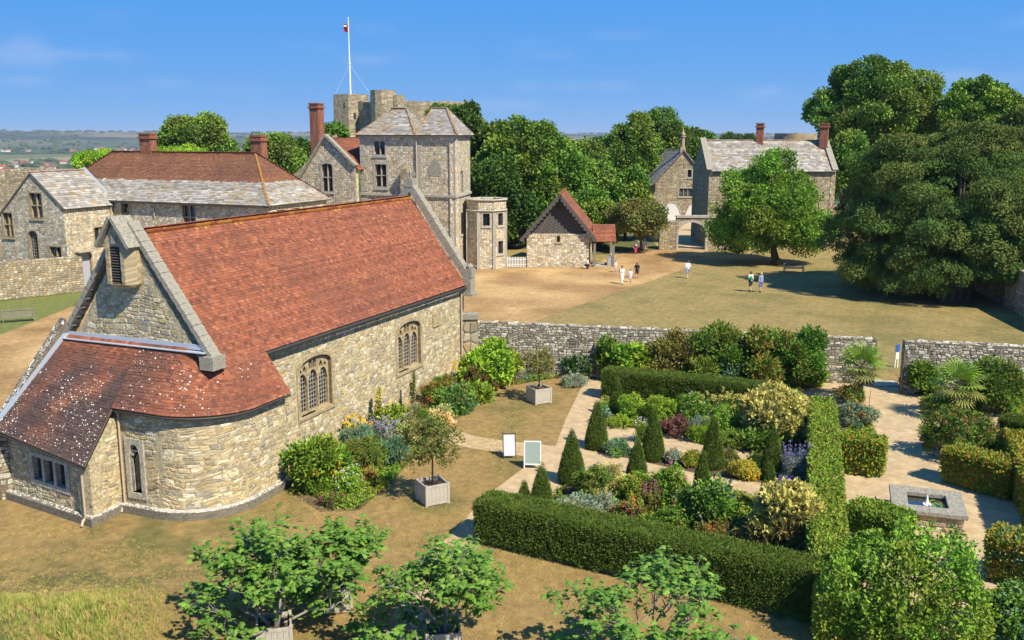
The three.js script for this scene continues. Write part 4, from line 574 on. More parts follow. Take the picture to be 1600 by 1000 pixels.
{ // gatehouse group
  const a = HZ(1024, 285, -150), b = HZ(1104, 285, -149.4), o = thing('gatehouse_gable', 'steep gabled stone building with blind arches and finial chimney', 'building', V3(a.x, 0, a.z)), w = Math.hypot(b.x - a.x, b.z - a.z), bx = b.x - a.x, bz = b.z - a.z, sk = V3(-0.12, 0, -0.99);
  const blind = std({ color: col('#d5d2d0') });
  wall(o, 'gable_wall', M.rubgrey, 0, 0, bx, bz, [[0, 0], [1, 0], [1, 6.9], [0.54, 11.2], [0, 6.4]], [{ u: 4.9, v: 7.25, w: 0.6, h: 1.1, b: 0.16, frame: M.pale }, { u: 3.7, v: 4.3, w: 2.0, h: 1.2, nx: 3, b: 0.14, frame: M.pale, grid: [9, 4] }], 0.5);
  for (const u of [1.2, 4.75]) { const g = part(o, 'blind_arch', ext(lancet(u, 0.1, 2.9, 3.2), [], 0.06, 0), blind); g.rotation.y = Math.atan2(-bz, bx); g.position.z = 0.01; const r = part(o, 'arch_moulding', ext(lancet(u - 0.2, 0, 3.3, 3.5), [lancet(u, 0.1, 2.9, 3.2)], 0.12, 0), M.pale); r.rotation.y = g.rotation.y; r.position.z = 0.01; }
  wall(o, 'side_wall', M.rubgrey, -1, -9, 0, -0.5, 6.2, [], 0.5); part(o, 'buttress', ext([[0, 0], [1.5, 0], [0.9, 3.2], [0, 5]], [], 0.9), M.rubgrey).rotation.y = Math.PI; 
  const ap = V3(bx * 0.54, 11.3, bz * 0.54 + 0.25), e0 = V3(-0.45, 6.0, 0.25), e1 = V3(bx + 0.2, 6.75, bz + 0.25), bk = p => p.clone().addScaledVector(sk, 10);
  tileRoof(o, 'roof', lerpPts(bk(e0), e0, 4), lerpPts(bk(ap), ap, 4), { ...TILE, gauge: 0.2, w: 0.3, len: 0.36 }, M.tile, M.deck, slabCol); tileRoof(o, 'roof', lerpPts(e1, bk(e1), 4), lerpPts(ap, bk(ap), 4), SLAB, M.tile, M.slatedeck, slabCol);
  part(o, 'finial_chimney', merge([box(0.8, 0.9, 0.8, 0, 0.45, 0), cyl(0.3, 0.26, 1.6, 8, 0, 0.9, 0), cyl(0.42, 0.42, 0.2, 8, 0, 2.4, 0), new THREE.SphereGeometry(0.34, 8, 6).translate(0, 2.8, 0), cyl(0.16, 0.06, 0.7, 6, 0, 3.0, 0)]), std({ color: col('#a8917c') })).position.set(ap.x - 0.1, 10.9, ap.z - 0.9);
  setup(o);
  const h = thing('gatehouse_hall', 'broad stone hall with pale slate roof and two brick chimneys', 'building', V3(24.1, 0, -118.6));
  wall(h, 'front_wall', M.rubgrey, 0, 0, 15.3, 0.6, 9.5, [{ u: 4, v: 5.5, w: 1.2, h: 1.6, nx: 2, frame: M.pale }, { u: 11, v: 5.5, w: 1.2, h: 1.6, nx: 2, frame: M.pale }], 0.6); wall(h, 'left_wall', M.rubgrey, -0.5, -8, 0, 0, [[0, 0], [1, 0], [1, 9.5], [0.5, 13.2], [0, 9.5]], [], 0.6); wall(h, 'right_wall', M.rubgrey, 15.3, 0.6, 15, -7.6, [[0, 0], [1, 0], [1, 9.5], [0.5, 13.2], [0, 9.5]], [], 0.6); wall(h, 'rear_wall', M.rubgrey, 15, -7.6, -0.5, -8, 9.5, [], 0.5);
  tileRoof(h, 'roof', lerpPts(V3(0.1, 9.35, 0.35), V3(15.2, 9.35, 0.95), 6), lerpPts(V3(-0.1, 13, -3.9), V3(15, 13, -3.5), 6), SLAB, M.tile, M.slatedeck, slabCol); tileRoof(h, 'roof', lerpPts(V3(15, 9.35, -7.9), V3(-0.5, 9.35, -8.2), 6), lerpPts(V3(15, 13, -3.5), V3(-0.1, 13, -3.9), 6), { ...SLAB, gauge: 0.5, w: 0.9, len: 0.7 }, M.tile, M.slatedeck, slabCol);
  ridge(h, V3(0, 13.03, -3.9), V3(15, 13.03, -3.5), 0.14, 0.5, [redM[3], orangeM[3], redM[0]]);
  copingRun(h, V3(0, 9.5, 0.4), V3(-0.15, 13.3, -3.9), 0.7, 0.22, 0.8, M.coping); copingRun(h, V3(15.1, 9.5, 1), V3(15, 13.3, -3.5), 0.7, 0.22, 0.8, M.coping);
  chimney(h, 6.9, -3.6, 12.3, 15, 0.85, 0.85); chimney(h, 14.6, -2.6, 11.9, 15, 0.95, 0.95); part(h, 'ramp_wall', ext([[0, 0], [8, 0], [8, 5.6], [0.4, 1.6], [0, 1.4]], [], 0.7), M.rubgrey).position.set(1.2, 0, 1.6); setup(h);
  const tw = thing('gatehouse_tower', 'low ruined gatehouse tower top behind the slate roof', 'tower', V3(39.4, 0, -136)); part(tw, 'wall_core', new THREE.CylinderGeometry(2.9, 3.4, 13.9, 9).translate(0, 6.95, 0), M.rubgrey);
  const g = thing('arched_gateway', 'rubble wall with pointed gateway arch and pale coping', 'gateway', V3(17.9, 0, -116.4));
  const A = archPts(2.3, 0, 3.25, 3.35, 1.5, 8).map(p => p); wall(g, 'wall_core', M.rubgrey, 0, 0, 13, 0.5, [[0, 0], [0.18, 0], [0.18, 0.01], [1, 0.01], [1, 2.6], [0.46, 3.0], [0.46, 3.9], [0.155, 3.9], [0.155, 3.35], [0, 3.3]], [{ u: 2.3, v: 0.02, w: 3.25, h: 3.3, arch: 1.35, bare: true }], 0.8);
  part(g, 'arch_ring', ext(archPts(2.05, 0, 3.75, 3.58, 1.55), [archPts(2.3, 0.02, 3.25, 3.3, 1.35)], 0.06, 0.0), M.pale).rotation.y = -0.038; copingRun(g, V3(2.0, 4.0, -0.35), V3(6.0, 4.0, -0.2), 1.1, 0.25, 0.9, M.pale); copingRun(g, V3(0, 3.4, -0.35), V3(2.0, 3.4, -0.35), 0.9, 0.16, 0.7, M.pale); setup(g);
  const v = thing('notice_stand', 'white notice board seen through the gateway arch', 'sign', V3(27.0, 0, -139), 0); part(v, 'board', box(1.5, 2.1, 0.1, 0, 1.7, 0), M.white); for (const x of [-0.6, 0.6]) part(v, 'leg', box(0.1, 0.7, 0.1, x, 0.35, 0), M.white);
}
{ // the keep on its mound, and the flagpole
  const mg = new THREE.LatheGeometry([[0, 13.4], [16, 13.2], [19, 12], [34, 3], [46, -3]].map(p => new THREE.Vector2(...p)), 40).translate(-18, 0, -182); structure('motte', mg, std({ color: col('#5d6a30'), map: rep(tGrass, 3), roughness: 1 }));
  const o = thing('keep', 'grey ruined shell keep with broken battlements on the mound', 'keep', V3(-18, 13, -180)), z0 = 9;
  const ring = (r, h, jag, a0, a1, n) => { const P = [], I = []; for (let i = 0; i <= n; i++) { const a = mix(a0, a1, i / n), y = h + jag * (fbm(i * 0.5, r, 3, 7) - 0.5), q = r * (1 + 0.02 * (vn(i, 3) - 0.5)); for (const [rad, yy] of [[q, -1], [q, y], [q - 1.4, y], [q - 1.4, -1]]) P.push(Math.sin(a) * rad, yy, Math.cos(a) * rad); } for (let i = 0; i < n; i++) for (let k = 0; k < 3; k++) { const q = i * 4 + k; I.push(q, q + 4, q + 5, q, q + 5, q + 1); } let g = new THREE.BufferGeometry(); g.setAttribute('position', new THREE.Float32BufferAttribute(P, 3)); g.setIndex(I); g = g.toNonIndexed(); g.computeVertexNormals(); const uv = [], p = g.attributes.position; for (let i = 0; i < p.count; i++) uv.push(Math.atan2(p.getX(i), p.getZ(i)) * r, p.getY(i)); g.setAttribute('uv', new THREE.Float32BufferAttribute(uv, 2)); return g; };
  part(o, 'shell_wall', ring(11.5, 6.3, 0.8, -3.1, 3.1, 90), M.rubgrey);
  const tower = (x, z, r, h, n, nm) => { const t = part(o, nm, new THREE.CylinderGeometry(r, r * 1.08, h + 2, n).toNonIndexed(), M.rubgrey); t.geometry.computeVertexNormals(); { const p = t.geometry.attributes.position, uv = t.geometry.attributes.uv; for (let i = 0; i < p.count; i++) uv.setXY(i, p.getX(i) + p.getZ(i), p.getY(i)); } t.position.set(x, h / 2 - 1, z); return t; };
  tower(-10.6, 4.8, 3.3, 7.6, 6, 'flag_tower'); tower(-4.2, 10.3, 2.2, 8.1, 12, 'round_turret'); tower(-1.6, 10.6, 1.2, 7.3, 10, 'round_turret'); for (const [x, y] of [[-11.2, 4.4], [-9.6, 2.6]]) part(o, 'arrow_slit', box(0.4, 1.0, 0.2, x, y + 1.3, 7.7), M.gutter);
  const f = thing('flagpole', 'tall white flagpole with small red flag on the keep', 'flagpole', V3(-28.75, 20.6, -175.4)); part(f, 'pole', cyl(0.17, 0.08, 13, 8), M.white); part(f, 'collar', cyl(0.24, 0.24, 0.3, 8, 0, 5.2, 0), M.white); part(f, 'truck', new THREE.SphereGeometry(0.16, 8, 6).translate(0, 13.05, 0), M.white);
  { const g = new THREE.PlaneGeometry(0.8, 1.3, 8, 6), p = g.attributes.position; for (let i = 0; i < p.count; i++) p.setXYZ(i, p.getX(i) - 0.45, p.getY(i) - 0.25 * p.getX(i) + 11.4, Math.sin(p.getX(i) * 9 + p.getY(i)) * 0.12); g.computeVertexNormals(); part(f, 'flag', g, std({ color: col('#8d2a35'), side: THREE.DoubleSide })); part(f, 'flag_stripe', box(0.5, 0.28, 0.03, -0.55, 11.75, 0.1), M.white); }
  for (const [x, z] of [[-2.6, 0.5], [3.6, 0.5], [0.4, -2.5]]) part(f, 'guy_wire', tube([V3(0, 5.2, 0), V3(x, 0.1, z)], [0.02, 0.02], 4), M.white);
}
{ // curtain wall at the right of the lawn
  const pts = [V3(46, 0, -100), V3(41.5, 0, -84), V3(39.4, 0, -72), V3(38.2, 0, -60), V3(37.6, 0, -50), V3(37.2, 0, -40)], o = thing('curtain_wall', 'shaded rubble curtain wall at the edge of the lawn', 'wall', V3(0, 0, 0));
  for (let i = 0; i < pts.length - 1; i++) { const w = wall(o, 'wall_core', M.rubgrey, pts[i].x, pts[i].z, pts[i + 1].x, pts[i + 1].z, [[0, 0], [1, 0], [1, 3.3], [0.5, 3.5], [0, 3.3]], [], 1); w.m.rotation.y += 0; }
}

// ---------- foliage ----------
const lin = (...a) => a.map(c => new THREE.Color(...c));
const LEAF = {
  mid: lin([0.141, 0.262, 0.028], [0.18, 0.304, 0.034], [0.113, 0.219, 0.025], [0.217, 0.32, 0.044]),
  bright: lin([0.227, 0.396, 0.03], [0.293, 0.455, 0.039], [0.189, 0.337, 0.03]),
  lime: lin([0.346, 0.494, 0.042], [0.436, 0.573, 0.06], [0.273, 0.414, 0.042]),
  dark: lin([0.08, 0.16, 0.021], [0.104, 0.194, 0.025], [0.063, 0.131, 0.02]),
  evergreen: lin([0.103, 0.162, 0.033], [0.129, 0.194, 0.041], [0.082, 0.135, 0.03], [0.163, 0.216, 0.049]),
  yew: lin([0.092, 0.156, 0.024], [0.12, 0.186, 0.029], [0.074, 0.127, 0.021], [0.157, 0.203, 0.037]),
  beech: lin([0.227, 0.371, 0.03], [0.284, 0.422, 0.034], [0.171, 0.286, 0.028], [0.379, 0.371, 0.049]),
  copperhedge: lin([0.227, 0.32, 0.03], [0.189, 0.27, 0.03], [0.453, 0.27, 0.039], [0.379, 0.337, 0.039]),
  olive: lin([0.19, 0.21, 0.045], [0.23, 0.24, 0.05], [0.14, 0.17, 0.04], [0.26, 0.25, 0.06]),
  gold: lin([0.18, 0.2, 0.045], [0.22, 0.24, 0.055], [0.14, 0.17, 0.04], [0.26, 0.25, 0.065]),
  cream: lin([0.71, 0.612, 0.264], [0.596, 0.544, 0.204], [0.369, 0.381, 0.12], [0.824, 0.68, 0.36]),
  bupleurum: lin([0.346, 0.35, 0.096], [0.273, 0.287, 0.084], [0.436, 0.398, 0.12], [0.364, 0.318, 0.12]),
  silver: lin([0.369, 0.422, 0.3], [0.284, 0.354, 0.24], [0.454, 0.49, 0.36]),
  blue: lin([0.136, 0.27, 0.144], [0.182, 0.318, 0.174], [0.109, 0.215, 0.108]),
  burgundy: lin([0.185, 0.068, 0.066], [0.256, 0.109, 0.09], [0.128, 0.082, 0.048]),
  yellow: lin([0.653, 0.49, 0.048], [0.54, 0.435, 0.06], [0.398, 0.367, 0.06]),
  russet: lin([0.472, 0.222, 0.072], [0.364, 0.207, 0.06], [0.291, 0.239, 0.06]),
  fig: lin([0.12, 0.249, 0.029], [0.151, 0.286, 0.034], [0.094, 0.201, 0.025], [0.187, 0.318, 0.045]),
};
// a spray of folded leaves
function spray(n, L, W, R, s, flatY = 1) {
  srand(s); const T = new Tris(), c = col('#fff');
  for (let i = 0; i < n; i++) {
    const a = rnd() * 6.283, e = rr(-0.5, 1.3), d = V3(Math.cos(a) * Math.cos(e), Math.sin(e) * flatY, Math.sin(a) * Math.cos(e)).normalize(), b = V3(rr(-1, 1), rr(-1, 1) * flatY, rr(-1, 1)).multiplyScalar(R), sd = V3().crossVectors(d, V3(rr(-1, 1), rr(0.2, 1), rr(-1, 1))).normalize(), nn = V3().crossVectors(sd, d), l = L * rr(0.7, 1.25), w = W * rr(0.7, 1.2);
    const tip = b.clone().addScaledVector(d, l).addScaledVector(nn, -l * 0.15), p = b.clone().addScaledVector(d, l * 0.45).addScaledVector(sd, w / 2).addScaledVector(nn, w * 0.2), q = b.clone().addScaledVector(d, l * 0.45).addScaledVector(sd, -w / 2).addScaledVector(nn, w * 0.2);
    T.tri(b, p, tip, c); T.tri(b, tip, q, c);
  }
  return T.geo(false);
}
const SPR = { far: spray(16, 0.42, 0.26, 0.5, 1), oak: spray(16, 0.3, 0.17, 0.4, 2), pad: spray(30, 0.24, 0.11, 0.5, 3, 0.5), fine: spray(16, 0.1, 0.035, 0.09, 4), small: spray(10, 0.1, 0.055, 0.09, 5), med: spray(9, 0.17, 0.1, 0.13, 6), big: spray(7, 0.27, 0.16, 0.17, 7), narrow: spray(10, 0.28, 0.035, 0.1, 8), yew: spray(16, 0.085, 0.022, 0.075, 9), beech: spray(10, 0.1, 0.062, 0.09, 10), flower: spray(9, 0.07, 0.06, 0.05, 12), magnolia: spray(11, 0.14, 0.085, 0.15, 13) };
function scatter(o, name, pts, geo, pal, s0, s1, mat = M.leaf) { // pts: [position, outward]
  const im = new THREE.InstancedMesh(geo, mat, pts.length), m = new THREE.Matrix4(), q = new THREE.Quaternion(), q2 = new THREE.Quaternion();
  pts.forEach(([p, n, tint, sc], i) => { q.setFromUnitVectors(V3(0, 1, 0), n); q2.setFromAxisAngle(V3(0, 1, 0), rnd() * 6.283); q.multiply(q2); const s = rr(s0, s1) * (sc ?? 1); m.compose(p, q, V3(s, s, s)); im.setMatrixAt(i, m); const c = pal[(rnd() * pal.length) | 0].clone().multiplyScalar(rr(0.78, 1.22)); if (tint) c.multiply(tint); im.setColorAt(i, c); });
  im.name = name; im.userData.kind = 'stuff'; im.castShadow = im.receiveShadow = true; o.add(im); return im;
}
// points through the shells of many lobes, with gaps and an uneven outline
function lobePts(lobes, n, deep = 0.4, gap = 0.34) {
  const out = [], ws = lobes.map(l => Math.pow(l.r.x * l.r.y * l.r.z, 2 / 3)), tot = ws.reduce((a, b) => a + b, 0);
  lobes.forEach((l, li) => {
    const k = Math.round(n * ws[li] / tot), tint = new THREE.Color(1, 1, 1).multiplyScalar(rr(0.82, 1.18)); tint.r *= rr(0.82, 1.22);
    for (let i = 0; i < k; i++) {
      const y = rr(-0.75, 1), a = rnd() * 6.283, h = Math.sqrt(1 - Math.min(1, y * y)), d = V3(h * Math.cos(a), y, h * Math.sin(a)), f = fbm(d.x * 2.2 + l.c.x, d.z * 2.2 + d.y * 1.7 + l.c.y, 3, li % 50); if (f < gap * rr(0.7, 1.2)) continue;
      const rad = (0.72 + 0.5 * f) * (1 - deep * rnd() * rnd()), p = V3(l.c.x + d.x * l.r.x * rad, l.c.y + d.y * l.r.y * rad, l.c.z + d.z * l.r.z * rad); let inside = false;
      for (let j = 0; j < lobes.length; j++) if (j !== li) { const b = lobes[j], e = ((p.x - b.c.x) / b.r.x) ** 2 + ((p.y - b.c.y) / b.r.y) ** 2 + ((p.z - b.c.z) / b.r.z) ** 2; if (e < 0.42) { inside = true; break; } }
      if (inside) continue; out.push([p, V3(d.x, d.y + 0.35, d.z).normalize(), tint]);
    }
  }); return out;
}
function lobesOf(c, R, k, s0 = 0.34, s1 = 0.52, flat = 1) { const L = [{ c: c.clone(), r: R.clone().multiplyScalar(0.62) }]; for (let i = 0; i < k; i++) { const y = 1 - 1.7 * (i + 0.5) / k, a = i * 2.39996 + rr(-0.3, 0.3), h = Math.sqrt(Math.max(0, 1 - y * y)), q = rr(0.5, 0.95), s = rr(s0, s1), m = (R.x + R.y + R.z) / 3; L.push({ c: V3(c.x + h * Math.cos(a) * R.x * q, c.y + y * R.y * q, c.z + h * Math.sin(a) * R.z * q), r: V3(mix(R.x, m, 0.5) * s, mix(R.y, m, 0.4) * s * 0.85 * flat, mix(R.z, m, 0.5) * s) }); } return L; }
function limbs(o, base, lobes, r, mat, n = 8, name = 'trunk') {
  const top = lobes[0].c.clone().lerp(base, 0.35), g = [tube([base, base.clone().lerp(top, 0.4).add(V3(rr(-0.1, 0.1), 0, rr(-0.1, 0.1))), top], [r * 1.25, r * 0.9, r * 0.6], 9)];
  for (let i = 1; i <= Math.min(n, lobes.length - 1); i++) { const e = lobes[i].c, s = base.clone().lerp(top, rr(0.5, 0.95)), md = s.clone().lerp(e, 0.5).add(V3(0, -0.08 * s.distanceTo(e) * rr(-1, 1), 0)); g.push(tube([s, md, e], [r * 0.5, r * 0.32, r * 0.12], 6)); }
  return part(o, name, merge(g), mat);
}
function tree(name, label, cat, px, py, rx, ry, z, base, k, n, geo, pal, opt = {}) {
  const c = HZ(px, py, z), m = mpp(c), R = V3(rx * m * 0.93, ry * m * 0.91, rx * m * (opt.dz ?? 0.85)), b = base ?? V3(c.x, terrainH(c.x, z), z);
  const o = thing(name, label, cat, b, 0, opt.group), cl = c.clone().sub(b), L = lobesOf(cl, R, k, opt.s0, opt.s1, opt.flat);
  limbs(o, V3(0, 0, 0), L, opt.tr ?? R.x * 0.06, opt.bark ?? M.bark, opt.limbs ?? 16);
  scatter(o, 'crown', lobePts(L, n, opt.deep, opt.gap), geo, pal, opt.g0 ?? 0.5, opt.g1 ?? 1.35, opt.mat ?? M.leaf); return o;
}
srand(41);
const GB = 'trees behind the court';
tree('broadleaf_tree', 'dense dark green tree rising behind the well house', 'tree', 826, 268, 92, 84, -124, V3(2, 0, -124), 42, 7000, SPR.far, LEAF.mid, { s0: 0.2, s1: 0.36, gap: 0.4 });
tree('broadleaf_tree', 'bushy green tree between the stone bay and the well house', 'tree', 775, 335, 52, 82, -117, V3(-2, 0, -117), 16, 3200, SPR.far, LEAF.dark);
tree('broadleaf_tree', 'lighter green tree to the right behind the red well house roof', 'tree', 905, 300, 62, 78, -131, V3(9.5, 0, -131), 18, 3800, SPR.far, LEAF.mid.concat(LEAF.olive[2]));
tree('broadleaf_tree', 'low leafy tree close behind the well house ridge', 'tree', 905, 350, 60, 48, -118, V3(8.5, 0, -118), 12, 2400, SPR.far, LEAF.mid);
tree('broadleaf_tree', 'tall spreading tree behind the finial chimney gable', 'tree', 1042, 248, 72, 76, -168, V3(27, 0, -168), 36, 5600, SPR.far, LEAF.dark.concat(LEAF.mid), { s0: 0.2, s1: 0.36, gap: 0.4 });
tree('broadleaf_tree', 'open topped tree left of the finial chimney gable', 'tree', 982, 252, 50, 72, -158, V3(19, 0, -158), 16, 2900, SPR.far, LEAF.mid, { gap: 0.42 });
tree('broadleaf_tree', 'round green tree filling the gap beside the gable wall', 'tree', 975, 325, 46, 55, -127, V3(15, 0, -127), 12, 2200, SPR.far, LEAF.mid);
tree('hawthorn_tree', 'small golden green flat topped tree on the grass by the arched gateway', 'tree', 999, 345, 45, 30, -113.5, G(1003, 392), 12, 1500, SPR.oak, LEAF.gold, { tr: 0.16, s0: 0.3, s1: 0.45 });
tree('oak_tree', 'bright green oak standing on the lawn before the slate hall', 'tree', 1204, 338, 92, 100, -104, G(1213, 413), 60, 7600, SPR.oak, LEAF.bright.concat(LEAF.mid), { tr: 0.4, s0: 0.13, s1: 0.3, gap: 0.42, spread: 1.25 });
tree('beech_tree', 'huge dome shaped tree on the skyline behind the evergreen', 'tree', 1372, 186, 108, 86, -140, V3(53, 0, -140), 54, 8600, SPR.far, LEAF.mid.concat(LEAF.olive[2], LEAF.mid), { s0: 0.18, s1: 0.34, gap: 0.4 });
tree('beech_tree', 'rounded green tree at the edge of the skyline beside the dome tree', 'tree', 1545, 190, 72, 68, -132, V3(65, 0, -132), 34, 5200, SPR.far, LEAF.bright.concat(LEAF.mid), { s0: 0.2, s1: 0.36, gap: 0.4 });
tree('broadleaf_tree', 'leafy tree at the end of the slate hall beside the evergreen', 'tree', 1322, 262, 40, 62, -128, V3(44, 0, -128), 18, 2600, SPR.far, LEAF.mid, { s0: 0.25, s1: 0.4 });
tree('beech_tree', 'yellowish tree crown low between the two skyline trees', 'tree', 1600, 215, 62, 48, -120, V3(63, 0, -120), 16, 3000, SPR.far, LEAF.olive.concat(LEAF.mid));
{ // spreading dark evergreen in flat pads, several stems
  const o = thing('evergreen_tree', 'massive dark evergreen with layered flat sprays at the edge of the lawn', 'tree', G(1490, 472)), b = o.position, L = [];
  for (let i = 0; i < 430; i++) { const a = rr(0, 6.283), e = Math.asin(rr(-0.75, 1)), q = rr(0.55, 1.03), c = HZ(1482, 352, -84); const ce = e < 0 ? 1 : Math.cos(e), p = V3(c.x + Math.cos(a) * ce * 9.2 * q, c.y + Math.sin(e) * 8.6 * q, c.z + Math.sin(a) * ce * 7.6 * q); if (p.y < 0.9 || (p.y < 2.0 && Math.abs(p.x - b.x) < 1.4 && p.z > b.z - 2)) continue; const s = rr(0.75, 1.75); L.push({ c: p.sub(b), r: V3(s * 1.15, s * rr(0.3, 0.5), s) }); }
  const st = []; for (let i = 0; i < 4; i++) { const x = -0.9 + i * 0.65, t = L[i * 9].c; st.push(tube([V3(x, -0.1, rr(-0.4, 0.4)), V3(x * 1.3, 2.6, 0), V3(x * 2.2 + t.x * 0.2, 6, t.z * 0.3), t], [0.42, 0.32, 0.22, 0.06], 8)); } for (let i = 0; i < 26; i++) { const t = L[(i * 5) % L.length].c; st.push(tube([V3(rr(-0.6, 0.6), rr(1.6, 5), 0), V3(t.x * 0.5, t.y * 0.7 + 1, t.z * 0.5), t], [0.16, 0.1, 0.04], 5)); }
  part(o, 'trunk', merge(st), M.bark); scatter(o, 'crown', lobePts(L, 24000, 0.4, 0.42), SPR.pad, LEAF.evergreen, 0.55, 1.1, M.needle);
}
tree('evergreen_tree', 'dark evergreen shrub filling the corner by the curtain wall', 'tree', 1570, 375, 62, 85, -78, V3(40.5, 0, -78), 20, 3600, SPR.pad, LEAF.evergreen, { mat: M.needle, flat: 0.6 });
tree('holm_oak', 'rounded tree top showing above the long range roof between its chimneys', 'tree', 314, 228, 58, 40, -140, V3(-46, -2, -140), 18, 3200, SPR.far, LEAF.mid.concat(LEAF.olive[2]));
tree('broadleaf_tree', 'leafy tree behind the right hand chimney of the long range', 'tree', 425, 258, 48, 42, -125, V3(-31, 0, -125), 14, 2300, SPR.far, LEAF.mid.concat(LEAF.olive[2]));
tree('broadleaf_tree', 'tree tops between the long range and the brick chimney', 'tree', 462, 246, 26, 26, -150, V3(-34, 0, -150), 9, 900, SPR.far, LEAF.dark);
for (const [x, y, w, h, z] of [[155, 250, 36, 15, -128], [286, 241, 38, 11, -126]]) tree('cedar_tree', x < 200 ? 'flat topped bright cedar left of the long range roof' : 'flat cedar spray above the range ridge by the chimney', 'tree', x, y, w, h, z, null, 12, 1700, SPR.pad, LEAF.bright, { flat: 0.6, mat: M.needle });
tree('broadleaf_tree', 'dark narrow tree right of the tower roof', 'tree', 727, 212, 27, 48, -128, V3(-6.3, 0, -128), 12, 1700, SPR.far, LEAF.dark);
tree('shrub_tree', 'green bush on the mound below the flag tower', 'tree', 518, 212, 28, 20, -150, V3(-28, 3, -150), 9, 900, SPR.far, LEAF.mid);
tree('shrub_tree', 'bush growing against the keep wall behind the tower roof', 'tree', 692, 176, 22, 12, -162, V3(-11.7, 9, -162), 7, 500, SPR.far, LEAF.mid);
for (const [x, y, w] of [[1136, 216, 9], [1153, 218, 7], [1172, 217, 8], [935, 222, 6]]) tree('skyline_tree', 'tiny dark tree on the far skyline', 'tree', x, y, w, 6, -420, V3(HZ(x, y, -420).x, -30, -420), 5, 160, SPR.far, LEAF.dark, { g0: 1.6, g1: 2.6, group: 'tiny trees on the far skyline' });

// ---------- garden ----------
srand(53);
// clipped hedge along ground points
function hedge(name, label, pts, w, h, pal, geo, dens, mat = M.leaf, s0 = 0.8, s1 = 1.25) {
  const o = thing(name, label, 'hedge', pts[0].clone().setY(0), 0), L = pts.map(p => p.clone().sub(o.position)), cores = [], P = [];
  for (let i = 0; i < L.length - 1; i++) {
    const a = L[i], b = L[i + 1], d = b.clone().sub(a), len = d.length(); d.normalize(); const s = V3(-d.z, 0, d.x), ry = Math.atan2(-d.z, d.x);
    const g = new THREE.BoxGeometry(len + w * 0.4, h - 0.1, w - 0.2, Math.ceil(len * 3), 4, 4), q = g.attributes.position; for (let k = 0; k < q.count; k++) { const f = (vn(q.getX(k) * 2.1, q.getY(k) * 2 + q.getZ(k) * 3, 4) - 0.5) * 0.07; q.setXYZ(k, q.getX(k), q.getY(k) + f, q.getZ(k) * (1 + f)); } g.rotateY(ry); g.translate((a.x + b.x) / 2, h / 2 - 0.05, (a.z + b.z) / 2); cores.push(g);
    const add = (n, fn) => { for (let k = 0; k < n; k++) { const r = fn(); P.push([r[0], r[1]]); } }, at = (u, y, v) => a.clone().addScaledVector(d, u).addScaledVector(s, v).setY(y), jit = () => rr(-0.07, 0.03), J = n => V3(n.x + rr(-0.5, 0.5), n.y + rr(-0.3, 0.6), n.z + rr(-0.5, 0.5)).normalize();
    add(len * w * dens, () => { const u = rr(-w * 0.2, len + w * 0.2), v = rr(-w / 2, w / 2); return [at(u, h + jit() + 0.05 * (vn(u * 1.7, v * 1.7, 9) - 0.5), v), J(V3(0, 1, 0))]; });
    for (const sd of [-1, 1]) add(len * h * dens, () => [at(rr(-w * 0.2, len + w * 0.2), Math.sqrt(rnd()) * h, sd * (w / 2 + jit())), J(s.clone().multiplyScalar(sd))]);
    if (i === 0) add(w * h * dens, () => [at(-w * 0.2 - jit(), Math.sqrt(rnd()) * h, rr(-w / 2, w / 2)), J(d.clone().negate())]); if (i === L.length - 2) add(w * h * dens, () => [at(len + w * 0.2 + jit(), Math.sqrt(rnd()) * h, rr(-w / 2, w / 2)), J(d)]);
  }
  part(o, 'hedge_core', merge(cores), M.hedgecore); scatter(o, 'foliage', P, geo, pal, s0, s1, mat); return o;
}
hedge('yew_hedge', 'long dark clipped yew hedge in front of the flower beds', [V3(-0.75, 0, -31.6), V3(9.0, 0, -26.15)], 1.15, 1.5, LEAF.yew, SPR.yew, 330, M.needle, 0.9, 1.4);
hedge('yew_hedge', 'low dark yew hedge at the back of the flower beds under the garden wall', [G(953, 620), G(1188, 646)], 1.15, 1.5, LEAF.yew, SPR.yew, 240, M.needle);
hedge('beech_hedge', 'bright green hedge running from the yew hedge towards the garden wall', [G(1306, 1010), G(1288, 880), G(1286, 790), G(1284, 715), G(1281, 672)], 0.95, 1.5, LEAF.beech.concat(LEAF.mid[3], LEAF.olive[1]), SPR.beech, 250);
hedge('beech_hedge', 'square block of green hedge between the gravel and the fountain path', [G(1318, 735), G(1368, 741)], 1.0, 1.5, LEAF.copperhedge.concat(LEAF.beech), SPR.beech, 230);
hedge('beech_hedge', 'leafy hedge block in front of the stone fountain', [G(1340, 850), G(1400, 868)], 1.1, 1.45, LEAF.beech.concat(LEAF.mid), SPR.beech, 230);
hedge('beech_hedge', 'yellow tinged hedge beyond the fountain below the rose bush', [G(1490, 752), G(1570, 775)], 1.1, 1.4, LEAF.copperhedge, SPR.beech, 220);
hedge('beech_hedge', 'hedge running along the path on the far side of the fountain', [G(1590, 735), G(1640, 850)], 1.1, 1.6, LEAF.copperhedge, SPR.beech, 200);
hedge('beech_hedge', 'russet tipped hedge corner beside the fountain path end', [G(1560, 900), G(1650, 925)], 1.2, 1.5, LEAF.copperhedge.concat(LEAF.blue[1]), SPR.beech, 200);
hedge('yew_hedge', 'dark hedge behind the rose bush by the curtain wall', [G(1575, 692), G(1640, 712)], 1.0, 1.3, LEAF.yew, SPR.yew, 150, M.needle);

